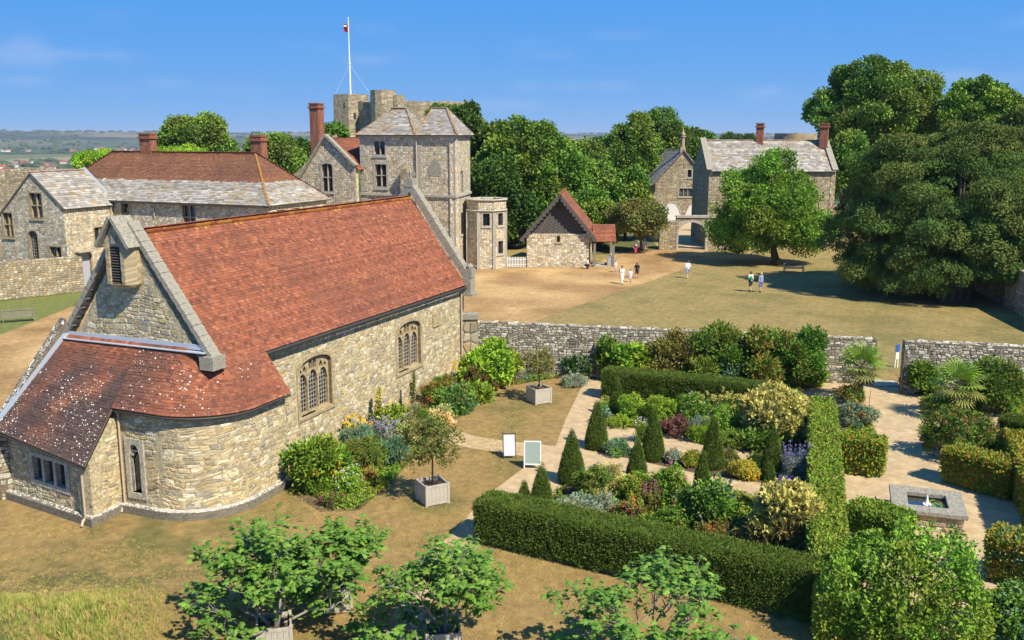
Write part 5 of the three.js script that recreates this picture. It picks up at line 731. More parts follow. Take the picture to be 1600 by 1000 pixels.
// clipped yew cones
function cone(px, py, wpx, hpx, label) {
  const b = G(px, py), m = mpp(b), r = wpx * m / 2, h = hpx * m * 1.06, o = thing('topiary_cone', label, 'topiary', b, 0, 'clipped yew cones in the garden'), P = [], prof = t => r * (t < 0.12 ? 0.82 + 1.5 * t : 1) * Math.pow(1 - t, 0.88) * (1 + 0.16 * Math.sin(t * 3.1));
  part(o, 'cone_core', new THREE.LatheGeometry([0, 0.05, 0.12, 0.3, 0.5, 0.7, 0.9, 1].map(t => new THREE.Vector2(Math.max(0.001, prof(t) - 0.05), t * h * 0.98)), 14), M.hedgecore);
  const n = Math.round(h * r * 1500); for (let i = 0; i < n; i++) { const t = 1 - Math.sqrt(rnd()), a = rnd() * 6.283, q = prof(t) + rr(-0.06, 0.012); P.push([V3(Math.cos(a) * q, t * h, Math.sin(a) * q), V3(Math.cos(a) + rr(-0.4, 0.4), 0.5, Math.sin(a) + rr(-0.4, 0.4)).normalize()]); }
  scatter(o, 'foliage', P, SPR.yew, LEAF.yew, 0.6, 1.0, M.needle);
}
for (const c of [[893, 754, 40, 82, 'broad yew cone on the gravel corner opposite the sandwich board'], [932, 700, 34, 74, 'yew cone where the cross path meets the long bed'], [995, 748, 30, 62, 'yew cone between the rose bushes and the silver cushion'], [1020, 718, 34, 78, 'tall yew cone in front of the purple sedum'], [1113, 731, 34, 80, 'tall yew cone beside the golden yellow cushion'], [1096, 775, 26, 70, 'slim yew cone rising behind the pink rose bush'], [1205, 748, 34, 82, 'tall yew cone below the cream flowered shrub'], [1200, 800, 30, 78, 'yew cone next to the violet catmint'], [846, 790, 32, 66, 'larger of two yew cones behind the yew hedge end'], [819, 788, 18, 36, 'smallest yew cone peeping over the yew hedge end'], [963, 652, 24, 62, 'slim yew cone at the end of the back hedge']]) cone(...c);

// shrubs and flowers: px, base row, width, height in photograph pixels
function bush(name, label, px, py, w, h, geo, pal, opt = {}) {
  const b = G(px, py), m = mpp(b), R = V3(w * m * 0.43, h * m * 0.42, w * m * 0.38 * (opt.dz ?? 1)), o = thing(name, label, opt.cat ?? 'shrub', b, 0, opt.group), c = V3(0, R.y * 0.86, -R.z * 0.3);
  const L = lobesOf(c, R, opt.k ?? 9, opt.s0 ?? 0.36, opt.s1 ?? 0.56, opt.flat ?? 1), n = opt.n ?? Math.round((R.x + R.z) * R.y * 1.35 * (opt.d ?? 420));
  limbs(o, V3(0, 0, 0), L, opt.tr ?? Math.min(0.05, R.x * 0.06), opt.bark ?? M.bark, opt.limbs ?? 7, 'stem');
  const P = lobePts(L, n, opt.deep ?? 0.5, opt.gap ?? 0.3).filter(p => p[0].y > 0.03); scatter(o, 'foliage', P, geo, pal, opt.g0 ?? 0.8, opt.g1 ?? 1.25);
  if (opt.fl) { const [fp, fn, fs] = opt.fl, Q = P.filter(p => p[1].y > 0.35).sort(() => 0).filter((_, i, a) => i % Math.max(1, Math.floor(a.length / fn)) === 0).map(p => [p[0].clone().addScaledVector(p[1], 0.14), p[1]]); scatter(o, 'flower', Q, SPR.flower, fp, fs ?? 0.8, (fs ?? 0.8) * 1.6); }
  return o;
}
// upright blades, stems or spikes
const bladeG = (n, h, w, sp, s) => { srand(s); const T = new Tris(), c = col('#fff'); for (let i = 0; i < n; i++) { const a = rnd() * 6.283, l = rr(0.2, 1) * sp, b = V3(rr(-0.1, 0.1), 0, rr(-0.1, 0.1)), t = V3(Math.cos(a) * l, h * rr(0.6, 1), Math.sin(a) * l), md = b.clone().lerp(t, 0.5).add(V3(-Math.cos(a) * l * 0.2, h * 0.08, -Math.sin(a) * l * 0.2)), s2 = V3(-Math.sin(a), 0, Math.cos(a)).multiplyScalar(w / 2); T.quad(b.clone().sub(s2), b.clone().add(s2), md.clone().add(s2), md.clone().sub(s2), c); T.tri(md.clone().sub(s2), md.clone().add(s2), t, c); } return T.geo(false); };
const TUFT = bladeG(9, 0.5, 0.016, 0.22, 21), SPIKE = bladeG(10, 0.6, 0.03, 0.3, 22), SHORT = bladeG(7, 0.12, 0.01, 0.08, 23);
function spikes(name, label, px, py, w, h, n, leafPal, flowPal, opt = {}) {
  const b = G(px, py), m = mpp(b), W = w * m / 2, H = h * m, o = thing(name, label, 'plant', b, 0, opt.group), st = [], F = [], Lp = [];
  for (let i = 0; i < n; i++) { const a = rnd() * 6.283, q = Math.sqrt(rnd()) * W, x = Math.cos(a) * q, z = Math.sin(a) * q * 0.8, hh = H * rr(0.7, 1.05), t = V3(x * 1.25, hh, z * 1.25); st.push(tube([V3(x * 0.6, 0, z * 0.6), t], [0.012, 0.006], 4)); const k = opt.head ?? 5; for (let j = 0; j < k; j++) F.push([V3(x * 0.6, 0, z * 0.6).lerp(t, 1 - (opt.len ?? 0.3) * j / k), V3(rr(-0.5, 0.5), 1, rr(-0.5, 0.5)).normalize()]); for (let j = 0; j < 7; j++) Lp.push([V3(x * 0.6, 0, z * 0.6).lerp(t, rr(0.05, 0.65)).add(V3(rr(-0.08, 0.08), 0, rr(-0.08, 0.08))), V3(rr(-1, 1), 0.7, rr(-1, 1)).normalize()]); }
  part(o, 'stem', merge(st), std({ color: col('#6f7f45') })); scatter(o, 'foliage', Lp, opt.geo ?? SPR.narrow, leafPal, 0.6, 1.1); scatter(o, 'flower', F, SPR.flower, flowPal, opt.f0 ?? 0.8, opt.f1 ?? 1.4); return o;
}
const F = { yellow: lin([0.75, 0.55, 0.03], [0.8, 0.62, 0.06], [0.7, 0.42, 0.02]), pink: lin([0.6, 0.12, 0.25], [0.65, 0.2, 0.33]), violet: lin([0.27, 0.22, 0.55], [0.33, 0.28, 0.6], [0.24, 0.2, 0.42]), white: lin([0.75, 0.74, 0.68], [0.65, 0.65, 0.58]), rust: lin([0.34, 0.15, 0.06], [0.28, 0.14, 0.07]), lemon: lin([0.62, 0.56, 0.16], [0.55, 0.5, 0.14]), grey: lin([0.33, 0.31, 0.38], [0.4, 0.37, 0.42]) };
// border along the chapel wall, from the apse outward
bush('evergreen_shrub', 'tall bright green shrub against the chapel wall beside the apse', 492, 768, 92, 100, SPR.med, LEAF.bright.concat(LEAF.mid), { k: 12 });
spikes('torch_lily', 'clump of yellow torch flowers in front of the tall green shrub', 497, 768, 62, 52, 26, LEAF.bright, F.yellow, { head: 4, len: 0.16, f0: 1.0, f1: 1.6 });
bush('white_flowered_shrub', 'low green shrub flecked with white near the apse corner', 545, 772, 58, 48, SPR.small, LEAF.bright, { fl: [F.white, 60, 0.5] });
bush('border_plant', 'pinkish brown low plant at the front of the chapel border', 520, 792, 44, 26, SPR.small, LEAF.burgundy.concat(LEAF.mid), {});
bush('border_plant', 'orange tinted low tuft at the border edge', 575, 752, 26, 20, SPR.narrow, LEAF.russet.concat(LEAF.yellow[2]), {});
bush('olive_shrub', 'feathery olive green shrub in the middle of the chapel border', 570, 738, 70, 64, SPR.fine, LEAF.mid.concat(LEAF.olive), { d: 900 });
bush('euphorbia', 'rounded blue green spurge mound in the chapel border', 613, 727, 58, 46, SPR.narrow, LEAF.blue, { d: 700, g0: 0.6, g1: 0.9 });
bush('grey_shrub', 'grey green shrub below the first traceried window', 562, 702, 54, 44, SPR.fine, LEAF.blue.concat(LEAF.silver[1]), { d: 800 });
spikes('yellow_daisies', 'yellow daisy flowers standing below the first window', 548, 690, 58, 34, 16, LEAF.mid, F.yellow, { head: 2, len: 0.06, f0: 1.2, f1: 1.8 });
spikes('grey_catmint', 'hazy grey violet plant behind the spurge mound', 600, 692, 46, 38, 34, LEAF.silver, F.grey, { len: 0.6 });
spikes('mullein', 'single tall yellow mullein spike against the chapel wall', 593, 668, 9, 70, 3, LEAF.olive, F.lemon, { head: 26, len: 0.62, f0: 1.1, f1: 1.8 });
spikes('mullein', 'tall greenish mullein spike near the second window', 646, 645, 9, 62, 3, LEAF.silver, LEAF.olive, { head: 24, len: 0.7, f0: 1.0, f1: 1.6 });
bush('border_plant', 'leafy green plants at the wall foot between the windows', 612, 668, 56, 36, SPR.med, LEAF.mid.concat(LEAF.lime), {});
bush('variegated_shrub', 'cream variegated shrub in front of the grey bench', 640, 694, 48, 42, SPR.small, LEAF.cream.concat(LEAF.bright[0]), {});
bush('variegated_shrub', 'cream variegated shrub at the path end of the lawn', 688, 664, 44, 36, SPR.small, LEAF.cream, {});
bush('border_plant', 'broad green plants spilling towards the small lawn', 712, 645, 62, 50, SPR.med, LEAF.mid.concat(LEAF.blue[0]), { k: 12 });
bush('border_plant', 'reddish green plants along the wall foot', 690, 630, 60, 44, SPR.narrow, LEAF.mid.concat(LEAF.russet), { d: 600 });
bush('border_plant', 'fresh green border plants beside the small lawn', 748, 628, 46, 36, SPR.med, LEAF.bright.concat(LEAF.olive[1]), {});
bush('lime_shrub', 'big rounded lime green shrub at the far corner of the chapel', 762, 606, 86, 78, SPR.big, LEAF.lime, { k: 12, tr: 0.07 });
spikes('yellow_daisies', 'yellow flowers beside the lime green shrub', 724, 606, 30, 40, 14, LEAF.mid, F.yellow, { head: 2, len: 0.08, f0: 1.2, f1: 1.8 });
bush('bronze_shrub', 'bronze green upright shrub before the lime shrub', 748, 612, 34, 48, SPR.narrow, LEAF.russet.concat(LEAF.olive), { d: 700 });
bush('burgundy_plant', 'small burgundy dahlia plant at the corner of the lawn', 768, 612, 26, 22, SPR.small, LEAF.burgundy, { fl: [F.pink, 8, 0.5] });
bush('lavender', 'low silver grey cushion behind the far planter', 815, 594, 38, 18, SPR.fine, LEAF.silver, { d: 1100 });
bush('lavender', 'silver green mat of lavender by the path bend', 896, 604, 46, 18, SPR.fine, LEAF.silver.concat(LEAF.blue[1]), { d: 1100 });
bush('border_shrub', 'dark leafy shrub under the garden wall by the path', 904, 590, 70, 46, SPR.med, LEAF.dark.concat(LEAF.blue), { fl: [F.white, 14, 0.6] });
bush('lime_shrub', 'lime green shrub against the garden wall behind the back hedge', 985, 598, 66, 72, SPR.big, LEAF.lime.concat(LEAF.bright), {});
bush('wall_climber', 'dark climber on the garden wall left of the lime shrub', 952, 594, 36, 84, SPR.med, LEAF.mid, {});
bush('lime_mound', 'bright lime mound behind the back hedge', 1076, 602, 60, 40, SPR.med, LEAF.lime, {});
for (const [x, y, w, h, p, l] of [[1045, 600, 70, 78, LEAF.olive, 'sparse olive climber over the middle of the garden wall'], [1112, 602, 90, 86, LEAF.mid.concat(LEAF.olive[0]), 'green climber covering the top of the garden wall'], [1165, 604, 56, 60, LEAF.dark, 'dark shrub under the garden wall behind the back hedge'], [1208, 606, 92, 92, LEAF.mid.concat(LEAF.russet[1]), 'thick climber hanging over the garden wall'], [1252, 608, 74, 80, LEAF.mid, 'leafy climber near the palm on the garden wall'], [1140, 606, 44, 50, LEAF.blue, 'bluish shrub at the foot of the garden wall']]) bush('wall_climber', l, x, y, w * 1.25, h * 1.3, SPR.med, p, { gap: 0.38 });
bush('lime_shrub', 'small lime shrub beside the near palm', 1272, 606, 36, 46, SPR.med, LEAF.lime, {});
spikes('dock_spikes', 'rust brown seed spikes behind the back hedge', 1202, 612, 34, 40, 9, LEAF.mid, F.rust, { head: 9, len: 0.5, f0: 0.8, f1: 1.2 });
// the long bed behind the cones
bush('bed_shrub', 'light green shrub next to the yew cone by the path', 985, 660, 44, 54, SPR.small, LEAF.bright.concat(LEAF.lime[2]), {});
bush('bed_shrub', 'tall light green shrub in front of the back hedge', 1030, 664, 50, 60, SPR.small, LEAF.bright.concat(LEAF.lime[0]), { k: 11 });
bush('bed_plant', 'low leafy edging at the start of the long bed', 965, 668, 46, 20, SPR.small, LEAF.bright, {});
bush('bed_plant', 'blue green cabbage like clump beside the path', 943, 664, 22, 30, SPR.med, LEAF.blue.concat(LEAF.silver[1]), {});
bush('sedum', 'dusky purple sedum clump along the long bed', 1054, 682, 52, 34, SPR.small, LEAF.burgundy, { d: 700 });
bush('bed_plant', 'mixed green perennials in the middle of the long bed', 1082, 664, 58, 62, SPR.small, LEAF.mid.concat(LEAF.lime[2]), { fl: [F.white, 18, 0.6] });
spikes('bed_flowers', 'tall yellow topped flowers in front of the back hedge', 1128, 664, 66, 50, 34, LEAF.bright, F.lemon, { head: 3, len: 0.12 });
bush('bed_plant', 'leafy green clump behind the middle cone', 1120, 686, 60, 54, SPR.small, LEAF.mid.concat(LEAF.bright), { fl: [F.white, 10, 0.6] });
bush('bed_plant', 'low green edging along the inner gravel path', 1150, 700, 84, 34, SPR.small, LEAF.mid, {});
bush('bed_plant', 'dark leafy plants under the cream flowered shrub', 1190, 706, 66, 40, SPR.med, LEAF.dark.concat(LEAF.mid), {});
bush('cream_shrub', 'large shrub covered in pale yellow flower heads by the green hedge', 1215, 690, 104, 100, SPR.narrow, LEAF.bupleurum, { k: 14, d: 800, fl: [F.lemon, 420, 2.3], gap: 0.36 });
for (const [x, y, w, h, p, l] of [[965, 712, 40, 26, LEAF.blue.concat(LEAF.bright[0]), 'round green cushion between two cones'], [1052, 724, 28, 24, LEAF.silver, 'small silver cushion by the middle cone'], [1081, 730, 30, 30, LEAF.yellow.concat(LEAF.mid), 'yellow green cushion before the tall middle cone'], [1135, 730, 36, 28, LEAF.olive, 'olive cushion behind the golden mound'], [1163, 748, 52, 30, LEAF.yellow, 'golden yellow cushion on the gravel'], [1185, 730, 30, 20, LEAF.dark, 'dark low cushion beside the golden mound'], [882, 700, 0, 0, null, '']]) if (w) bush('cushion_plant', l, x, y, w, h, SPR.fine, p, { d: 1000 });
spikes('russian_sage', 'hazy violet blue flowering sage by the green hedge', 1242, 758, 44, 66, 40, LEAF.silver, F.violet, { len: 0.55, f0: 0.5, f1: 0.9 });
spikes('catmint', 'violet purple flower clump near the hedge', 1228, 782, 40, 34, 46, LEAF.silver, F.violet, { len: 0.5 });
// the front bed behind the yew hedge
bush('rose_bush', 'sparse green shrub beside the cone nearest the signboard', 928, 782, 66, 72, SPR.small, LEAF.mid.concat(LEAF.olive[0]), { gap: 0.42 });
bush('cream_grass', 'cream coloured feathery plant in the front bed', 955, 768, 46, 52, SPR.fine, LEAF.cream, { d: 700 });
bush('grey_edging', 'grey green low planting along the inside of the yew hedge', 912, 806, 84, 28, SPR.fine, LEAF.silver.concat(LEAF.olive[2]), { d: 800 });
bush('rose_bush', 'rose bush with yellow green leaves in the front bed', 992, 790, 62, 62, SPR.small, LEAF.bright.concat(LEAF.yellow[2]), {});
bush('rose_bush', 'tall rose bush with pink blooms in the front bed', 1046, 798, 66, 84, SPR.small, LEAF.mid.concat(LEAF.bright), { k: 12, fl: [F.pink, 16, 0.9] });
bush('pink_perennial', 'brownish pink low plants in the front bed', 985, 812, 60, 34, SPR.small, LEAF.burgundy.concat(LEAF.mid, LEAF.russet), {});
bush('dark_shrub', 'dark leafy shrub close behind the yew hedge', 1040, 838, 80, 50, SPR.small, LEAF.dark.concat(LEAF.mid), { fl: [F.yellow, 6, 0.5] });
bush('fig_shrub', 'pale leaved open shrub with grey branches in the front bed', 1108, 830, 92, 96, SPR.med, LEAF.mid.concat(LEAF.silver[1], LEAF.fig), { k: 11, gap: 0.44, tr: 0.05, bark: M.palebark });
bush('bed_plant', 'mixed grey green planting at the end of the front bed', 1165, 850, 70, 40, SPR.fine, LEAF.bupleurum.concat(LEAF.blue), { d: 700 });
bush('bed_plant', 'russet tinted thin plants behind the yew hedge end', 1120, 846, 60, 36, SPR.fine, LEAF.russet.concat(LEAF.olive), { d: 600 });
bush('cream_shrub', 'pale yellow flowered shrub at the corner of the yew hedge', 1228, 862, 96, 118, SPR.narrow, LEAF.bupleurum, { k: 14, d: 800, fl: [F.lemon, 320, 2.2], gap: 0.36 });
for (const [x, y, w, h, n, lp, fp, l] of [[1005, 690, 30, 40, 14, LEAF.mid, F.white, 'thin white flower stems behind the tall cone'], [1092, 690, 34, 44, 18, LEAF.bright, F.violet, 'slender violet flower stems in the long bed'], [1160, 684, 34, 50, 18, LEAF.mid, F.lemon, 'pale yellow flower stems beside the cream shrub'], [1015, 800, 36, 50, 16, LEAF.olive, F.pink, 'pink flower stems among the roses'], [1075, 815, 34, 54, 16, LEAF.mid, F.white, 'white flower stems behind the yew hedge'], [945, 800, 34, 44, 16, LEAF.silver, F.lemon, 'straw coloured stems near the hedge end'], [1180, 842, 44, 50, 18, LEAF.olive, F.rust, 'rust brown seed stems by the catmint'], [660, 668, 30, 44, 14, LEAF.mid, F.rust, 'reddish seed stems by the chapel wall'], [705, 634, 30, 40, 14, LEAF.bright, F.yellow, 'yellow flower stems in the chapel border']]) spikes('flower_stems', l, x, y, w, h, n, lp, fp, { head: 3, len: 0.25, f0: 0.4, f1: 0.7 });
// right of the cross hedge, along the gate path
bush('bed_plant', 'blue green seed heads behind the square hedge block', 1335, 668, 74, 48, SPR.small, LEAF.blue.concat(LEAF.russet[0], LEAF.silver[1]), {});
bush('bed_plant', 'reddish dry plants at the foot of the near palm', 1330, 632, 60, 36, SPR.small, LEAF.russet.concat(LEAF.mid), {});
bush('rose_bush', 'large dark rose bush beside the gate path', 1502, 722, 112, 108, SPR.small, LEAF.dark.concat(LEAF.mid, LEAF.russet[1]), { k: 14 });
bush('burgundy_plant', 'deep purple plant at the edge of the gate path', 1455, 700, 28, 30, SPR.small, lin([0.2, 0.03, 0.12], [0.14, 0.03, 0.08]), {});
bush('wall_shrub', 'green shrub just inside the gateway in the garden wall', 1440, 618, 58, 74, SPR.med, LEAF.mid, {});
bush('wall_shrub', 'tall leafy shrub on the right garden wall', 1560, 648, 100, 104, SPR.med, LEAF.mid.concat(LEAF.olive[2]), { k: 14 });
bush('wall_shrub', 'yellow green shrub behind the rose bush', 1560, 730, 54, 70, SPR.small, LEAF.olive.concat(LEAF.lime[2]), {});
bush('magnolia', 'broad glossy leaved shrub in the corner below the fountain', 1424, 1015, 262, 222, SPR.magnolia, LEAF.bright.concat(LEAF.mid), { k: 26, d: 360, tr: 0.06, gap: 0.34 });
bush('magnolia', 'glossy green shrub next to the end of the fountain path', 1592, 1005, 110, 110, SPR.magnolia, LEAF.mid.concat(LEAF.blue[1]), { k: 12, d: 420, fl: [F.violet, 6, 0.9] });
bush('golden_shrub', 'yellow leaved low shrub by the end of the dark yew hedge', 1305, 1010, 56, 60, SPR.small, LEAF.yellow.concat(LEAF.lime), {});

// leafy ground cover and seedlings between the larger plants of the beds
{ srand(67); const beds = [[[945, 600], [938, 645], [960, 665], [1060, 680], [1210, 700], [1250, 690], [1250, 610]], [[905, 742], [880, 758], [862, 780], [900, 815], [1255, 905], [1262, 830], [1180, 778], [1000, 752]], [[455, 770], [500, 800], [560, 796], [602, 765], [640, 722], [690, 668], [772, 606], [740, 590], [480, 735]], [[772, 606], [868, 592], [915, 586], [915, 580], [780, 585]], [[950, 600], [1250, 612], [1250, 600], [950, 588]], [[1320, 640], [1330, 690], [1370, 690], [1350, 640]], [[1440, 625], [1440, 690], [1600, 720], [1600, 600]]], P = [];
  const inP = (p, q) => { let c = false; for (let i = 0, j = q.length - 1; i < q.length; j = i++) if ((q[i].z > p.z) !== (q[j].z > p.z) && p.x < (q[j].x - q[i].x) * (p.z - q[i].z) / (q[j].z - q[i].z) + q[i].x) c = !c; return c; };
  for (const b of beds) { const q = b.map(p => G(...p)), x0 = Math.min(...q.map(p => p.x)), x1 = Math.max(...q.map(p => p.x)), z0 = Math.min(...q.map(p => p.z)), z1 = Math.max(...q.map(p => p.z)); for (let i = 0; i < (x1 - x0) * (z1 - z0) * 60; i++) { const p = V3(rr(x0, x1), 0, rr(z0, z1)); if (!inP(p, q)) continue; const n = vn(p.x * 1.1, p.z * 1.1, 12); if (n < 0.3) continue; const t = n > 0.62 ? LEAF.olive[0] : null; p.y = rr(0.02, 0.1 + 0.25 * (n - 0.3)); P.push([p, V3(rr(-0.6, 0.6), 1, rr(-0.6, 0.6)).normalize(), new THREE.Color(0.8 + 0.9 * vn(p.x * 0.8, p.z * 0.8, 13), 1, 0.8 + 0.8 * vn(p.x, p.z, 14))]); } }
  const o = thing('bed_ground_cover', 'leafy ground cover between the plants of the flower beds', 'plants', V3(0, 0, 0)); scatter(o, 'foliage', P, SPR.small, LEAF.mid.concat(LEAF.bright), 0.8, 1.5); o.userData.kind = 'stuff'; }
// fan palms
function palm(px, py, label, hT, nL, R) {
  const b = G(px, py), o = thing('fan_palm', label, 'palm', b), g = new Tris(), c = col('#fff');
  part(o, 'trunk', tube([V3(0, 0, 0), V3(0.03, hT * 0.5, 0), V3(0, hT, 0)], [0.16, 0.14, 0.15], 9), M.bark);
  const one = () => { const T = new Tris(), n = 17; for (let i = 0; i < n; i++) { const a = (i / (n - 1) - 0.5) * 4.3, d = V3(Math.sin(a), 0, Math.cos(a)), s = V3(Math.cos(a), 0, -Math.sin(a)).multiplyScalar(0.045), l = R * rr(0.85, 1.05), m = d.clone().multiplyScalar(l * 0.6).setY(0.03), t = d.clone().multiplyScalar(l).setY(-0.1 * R); T.tri(V3(0, 0, 0), m.clone().add(s), m.clone().sub(s), c); T.tri(m.clone().add(s), t, m.clone().sub(s), c); } return T.geo(false); };
  const lv = [one(), one(), one()], mats = [LEAF.mid[3], LEAF.bright[0], LEAF.olive[1], LEAF.gold[1]].map(k => { const q = M.leaf.clone(); q.color.copy(k); return q; });
  for (let i = 0; i < nL; i++) { const a = i * 2.4, e = mix(1.25, -0.75, i / nL), st = 0.75, h = V3(Math.cos(a) * Math.cos(e) * st, hT + Math.sin(e) * st, Math.sin(a) * Math.cos(e) * st); const f = part(o, 'frond', lv[i % 3], mats[i > nL * 0.6 ? 2 + i % 2 : i % 2]); f.position.copy(h); f.quaternion.setFromRotationMatrix(new THREE.Matrix4().lookAt(V3(0, 0, 0), V3(-Math.cos(a) * Math.cos(e), -Math.sin(e), -Math.sin(a) * Math.cos(e)), V3(0, 1, 0.01))); part(f, 'stalk', tube([V3(0, 0, 0), V3(0, 0, -st)], [0.012, 0.018], 4), M.bark); }
}
palm(1342, 628, 'fan palm beside the gateway with drooping yellowed lower fronds', 1.9, 24, 0.85);
palm(1492, 655, 'fan palm right of the gateway in front of the garden wall', 1.75, 20, 0.85);

// figs in square tubs, each large leaf a piece of its own
function tub(o, s = 0.95, h = 0.8) {
  for (let k = 0; k < 4; k++) { const g = new THREE.Group(); g.name = 'tub_side'; g.rotation.y = k * Math.PI / 2; o.add(g); for (let i = 0; i < 5; i++) part(g, 'plank', box((s - 0.16) / 5 - 0.006, h - 0.12, 0.035, -(s - 0.16) / 2 + (i + 0.5) * (s - 0.16) / 5, h / 2, s / 2 - 0.03), M.planter); part(g, 'rail', box(s - 0.13, 0.09, 0.05, 0, h - 0.045, s / 2 - 0.03), M.planter); part(g, 'rail', box(s - 0.13, 0.09, 0.05, 0, 0.08, s / 2 - 0.03), M.planter); }
  for (const [x, z] of [[-1, -1], [1, -1], [1, 1], [-1, 1]]) part(o, 'corner_post', box(0.09, h + 0.03, 0.09, x * (s / 2 - 0.035), h / 2 + 0.015, z * (s / 2 - 0.035)), M.planter);
  part(o, 'soil', box(s - 0.14, 0.05, s - 0.14, 0, h - 0.14, 0), M.soil);
}
const figLeaf = (() => { const P = [[0, 0], [0.05, 0.035], [0.085, 0.02], [0.075, 0.075], [0.1, 0.12], [0.05, 0.115], [0.045, 0.17], [0, 0.215]], pts = [...P, ...P.slice(1, -1).reverse().map(p => [-p[0], p[1]])], T = new Tris(), c = col('#fff'), f = p => V3(p[0], -Math.abs(p[0]) * 0.5 - p[1] * p[1] * 2.2 + 0.02, p[1]), m = V3(0, 0.0, 0.1); for (let i = 0; i < pts.length; i++) T.tri(m, f(pts[i]), f(pts[(i + 1) % pts.length]), c); return T.geo(false); })();
const figM = LEAF.fig.map(c => { const q = M.leaf.clone(); q.color.copy(c); q.roughness = 0.5; return q; });
function fig(px, py, label, W, Hh, turn, nLeaf, lean = 0) {
  const b = G(px, py), t = thing('fig_planter', 'weathered square timber tub under ' + label, 'planter', b, turn, 'timber tubs holding the fig trees'); tub(t);
  t.userData.label = 'weathered square timber tub holding the ' + label.split(' ').slice(0, 9).join(' '); 
  const o = thing('fig_tree', label, 'tree', b.clone().setY(0.66)), st = [], tips = [];
  const grow = (p, d, L, r, lv) => { const q = p.clone().addScaledVector(d, L), md = p.clone().lerp(q, 0.5).add(V3(rr(-0.06, 0.06), rr(-0.02, 0.08), rr(-0.06, 0.06))); st.push(tube([p, md, q], [r, r * 0.8, r * 0.6], 6)); if (lv < 4) tips.push([p.clone().lerp(q, 0.75), d]); if (lv === 0 || L < 0.16) { tips.push([q, d], [q, d]); return; } const n = lv > 2 ? 3 : 2 + (rnd() < 0.45 ? 1 : 0); for (let i = 0; i < n; i++) { const e = d.clone().add(V3(rr(-0.95, 0.95), rr(-0.35, 0.6), rr(-0.95, 0.95))).normalize(); grow(q, e, L * rr(0.62, 0.92), r * 0.6, lv - 1); } if (rnd() < 0.8) tips.push([md, d]); };
  for (let i = 0; i < 7; i++) { const a = i * 2.4 + turn + rr(-0.3, 0.3); grow(V3(Math.cos(a) * 0.08, -0.05, Math.sin(a) * 0.08), V3(Math.cos(a) * 0.85 + lean, i < 4 ? rr(1.1, 2.2) : rr(-0.05, 0.5), Math.sin(a) * 0.85).normalize(), W * rr(0.25, 0.34), 0.05, 4); }
  const br = part(o, 'branch', merge(st), M.palebark), cand = []; for (const [p, d] of tips) for (let k = 0; k < 11; k++) { const a = rnd() * 6.283; cand.push([p.clone().add(V3(rr(-0.13, 0.13), rr(-0.05, 0.16), rr(-0.13, 0.13))), V3(Math.cos(a), rr(-0.45, 0.5), Math.sin(a)).add(d.clone().multiplyScalar(0.5)).normalize()]); }
  for (let i = cand.length - 1; i > 0; i--) { const j = (rnd() * (i + 1)) | 0;[cand[i], cand[j]] = [cand[j], cand[i]]; }
  const used = cand.slice(0, nLeaf), mm = new THREE.Matrix4(), rest = used.slice(300), im = rest.length ? new THREE.InstancedMesh(figLeaf, M.leaf, rest.length) : null, setM = ([p, d]) => { const up = V3(rr(-0.5, 0.5), 1, rr(-0.5, 0.5)), x = V3().crossVectors(up, d).normalize(), y = V3().crossVectors(d, x), s = rr(0.6, 1.1); return mm.makeBasis(x.multiplyScalar(s), y.multiplyScalar(s), d.clone().multiplyScalar(s)).setPosition(p); };
  used.slice(0, 300).forEach(u => { const l = part(o, 'leaf', figLeaf, figM[(rnd() * 4) | 0]); l.applyMatrix4(setM(u)); });
  if (im) { rest.forEach((u, i) => { im.setMatrixAt(i, setM(u)); im.setColorAt(i, LEAF.fig[(rnd() * 4) | 0].clone().multiplyScalar(rr(0.85, 1.15))); }); im.name = 'foliage'; im.userData.kind = 'stuff'; im.castShadow = im.receiveShadow = true; o.add(im); }
}
fig(430, 1012, 'wide fig tree in the tub nearest the long grass bank', 3.0, 1.6, 0.25, 2600, -0.15);
fig(525, 948, 'fig tree in the tub behind the widest fig', 2.2, 1.4, 0.2, 1900);
fig(692, 1020, 'fig tree standing in line with the end of the yew hedge', 2.6, 1.5, 0.15, 2300, -0.2);
fig(1008, 1075, 'fig tree in front of the middle of the yew hedge', 3.1, 1.8, 0.3, 2300);
// young standard trees in pale square tubs
function standard(px, py, label, crownY, R, pal, n, turn) {
  const b = G(px, py), t = thing('white_planter', label.replace('tree', 'tree\'s planter'), 'planter', b, turn, 'pale square planters on the small lawns'); tub(t, 0.98, 0.82); t.userData.label = 'pale square planter of the ' + label;
  const o = thing('young_tree', label, 'tree', b.clone().setY(0.66)), L = lobesOf(V3(0, crownY, 0), R, 11, 0.34, 0.5), st = [tube([V3(0, 0, 0), V3(0.02, crownY * 0.5, 0), V3(0, crownY, 0)], [0.04, 0.034, 0.02], 7)]; for (let i = 1; i < L.length; i++) st.push(tube([V3(0, crownY * rr(0.55, 0.95), 0), L[i].c], [0.016, 0.006], 5));
  part(o, 'trunk', merge(st), M.bark); scatter(o, 'crown', lobePts(L, n, 0.6, 0.4), SPR.small, pal, 0.9, 1.4);
}
standard(676, 783, 'young standard tree with yellowing leaves on the nearer small lawn', 1.7, V3(0.98, 1.25, 0.95), LEAF.gold.concat(LEAF.olive), 620, 0.5);
standard(842, 628, 'young sparse olive green tree on the far small lawn', 1.25, V3(0.85, 0.85, 0.8), LEAF.olive.concat(LEAF.gold), 330, 0.5);
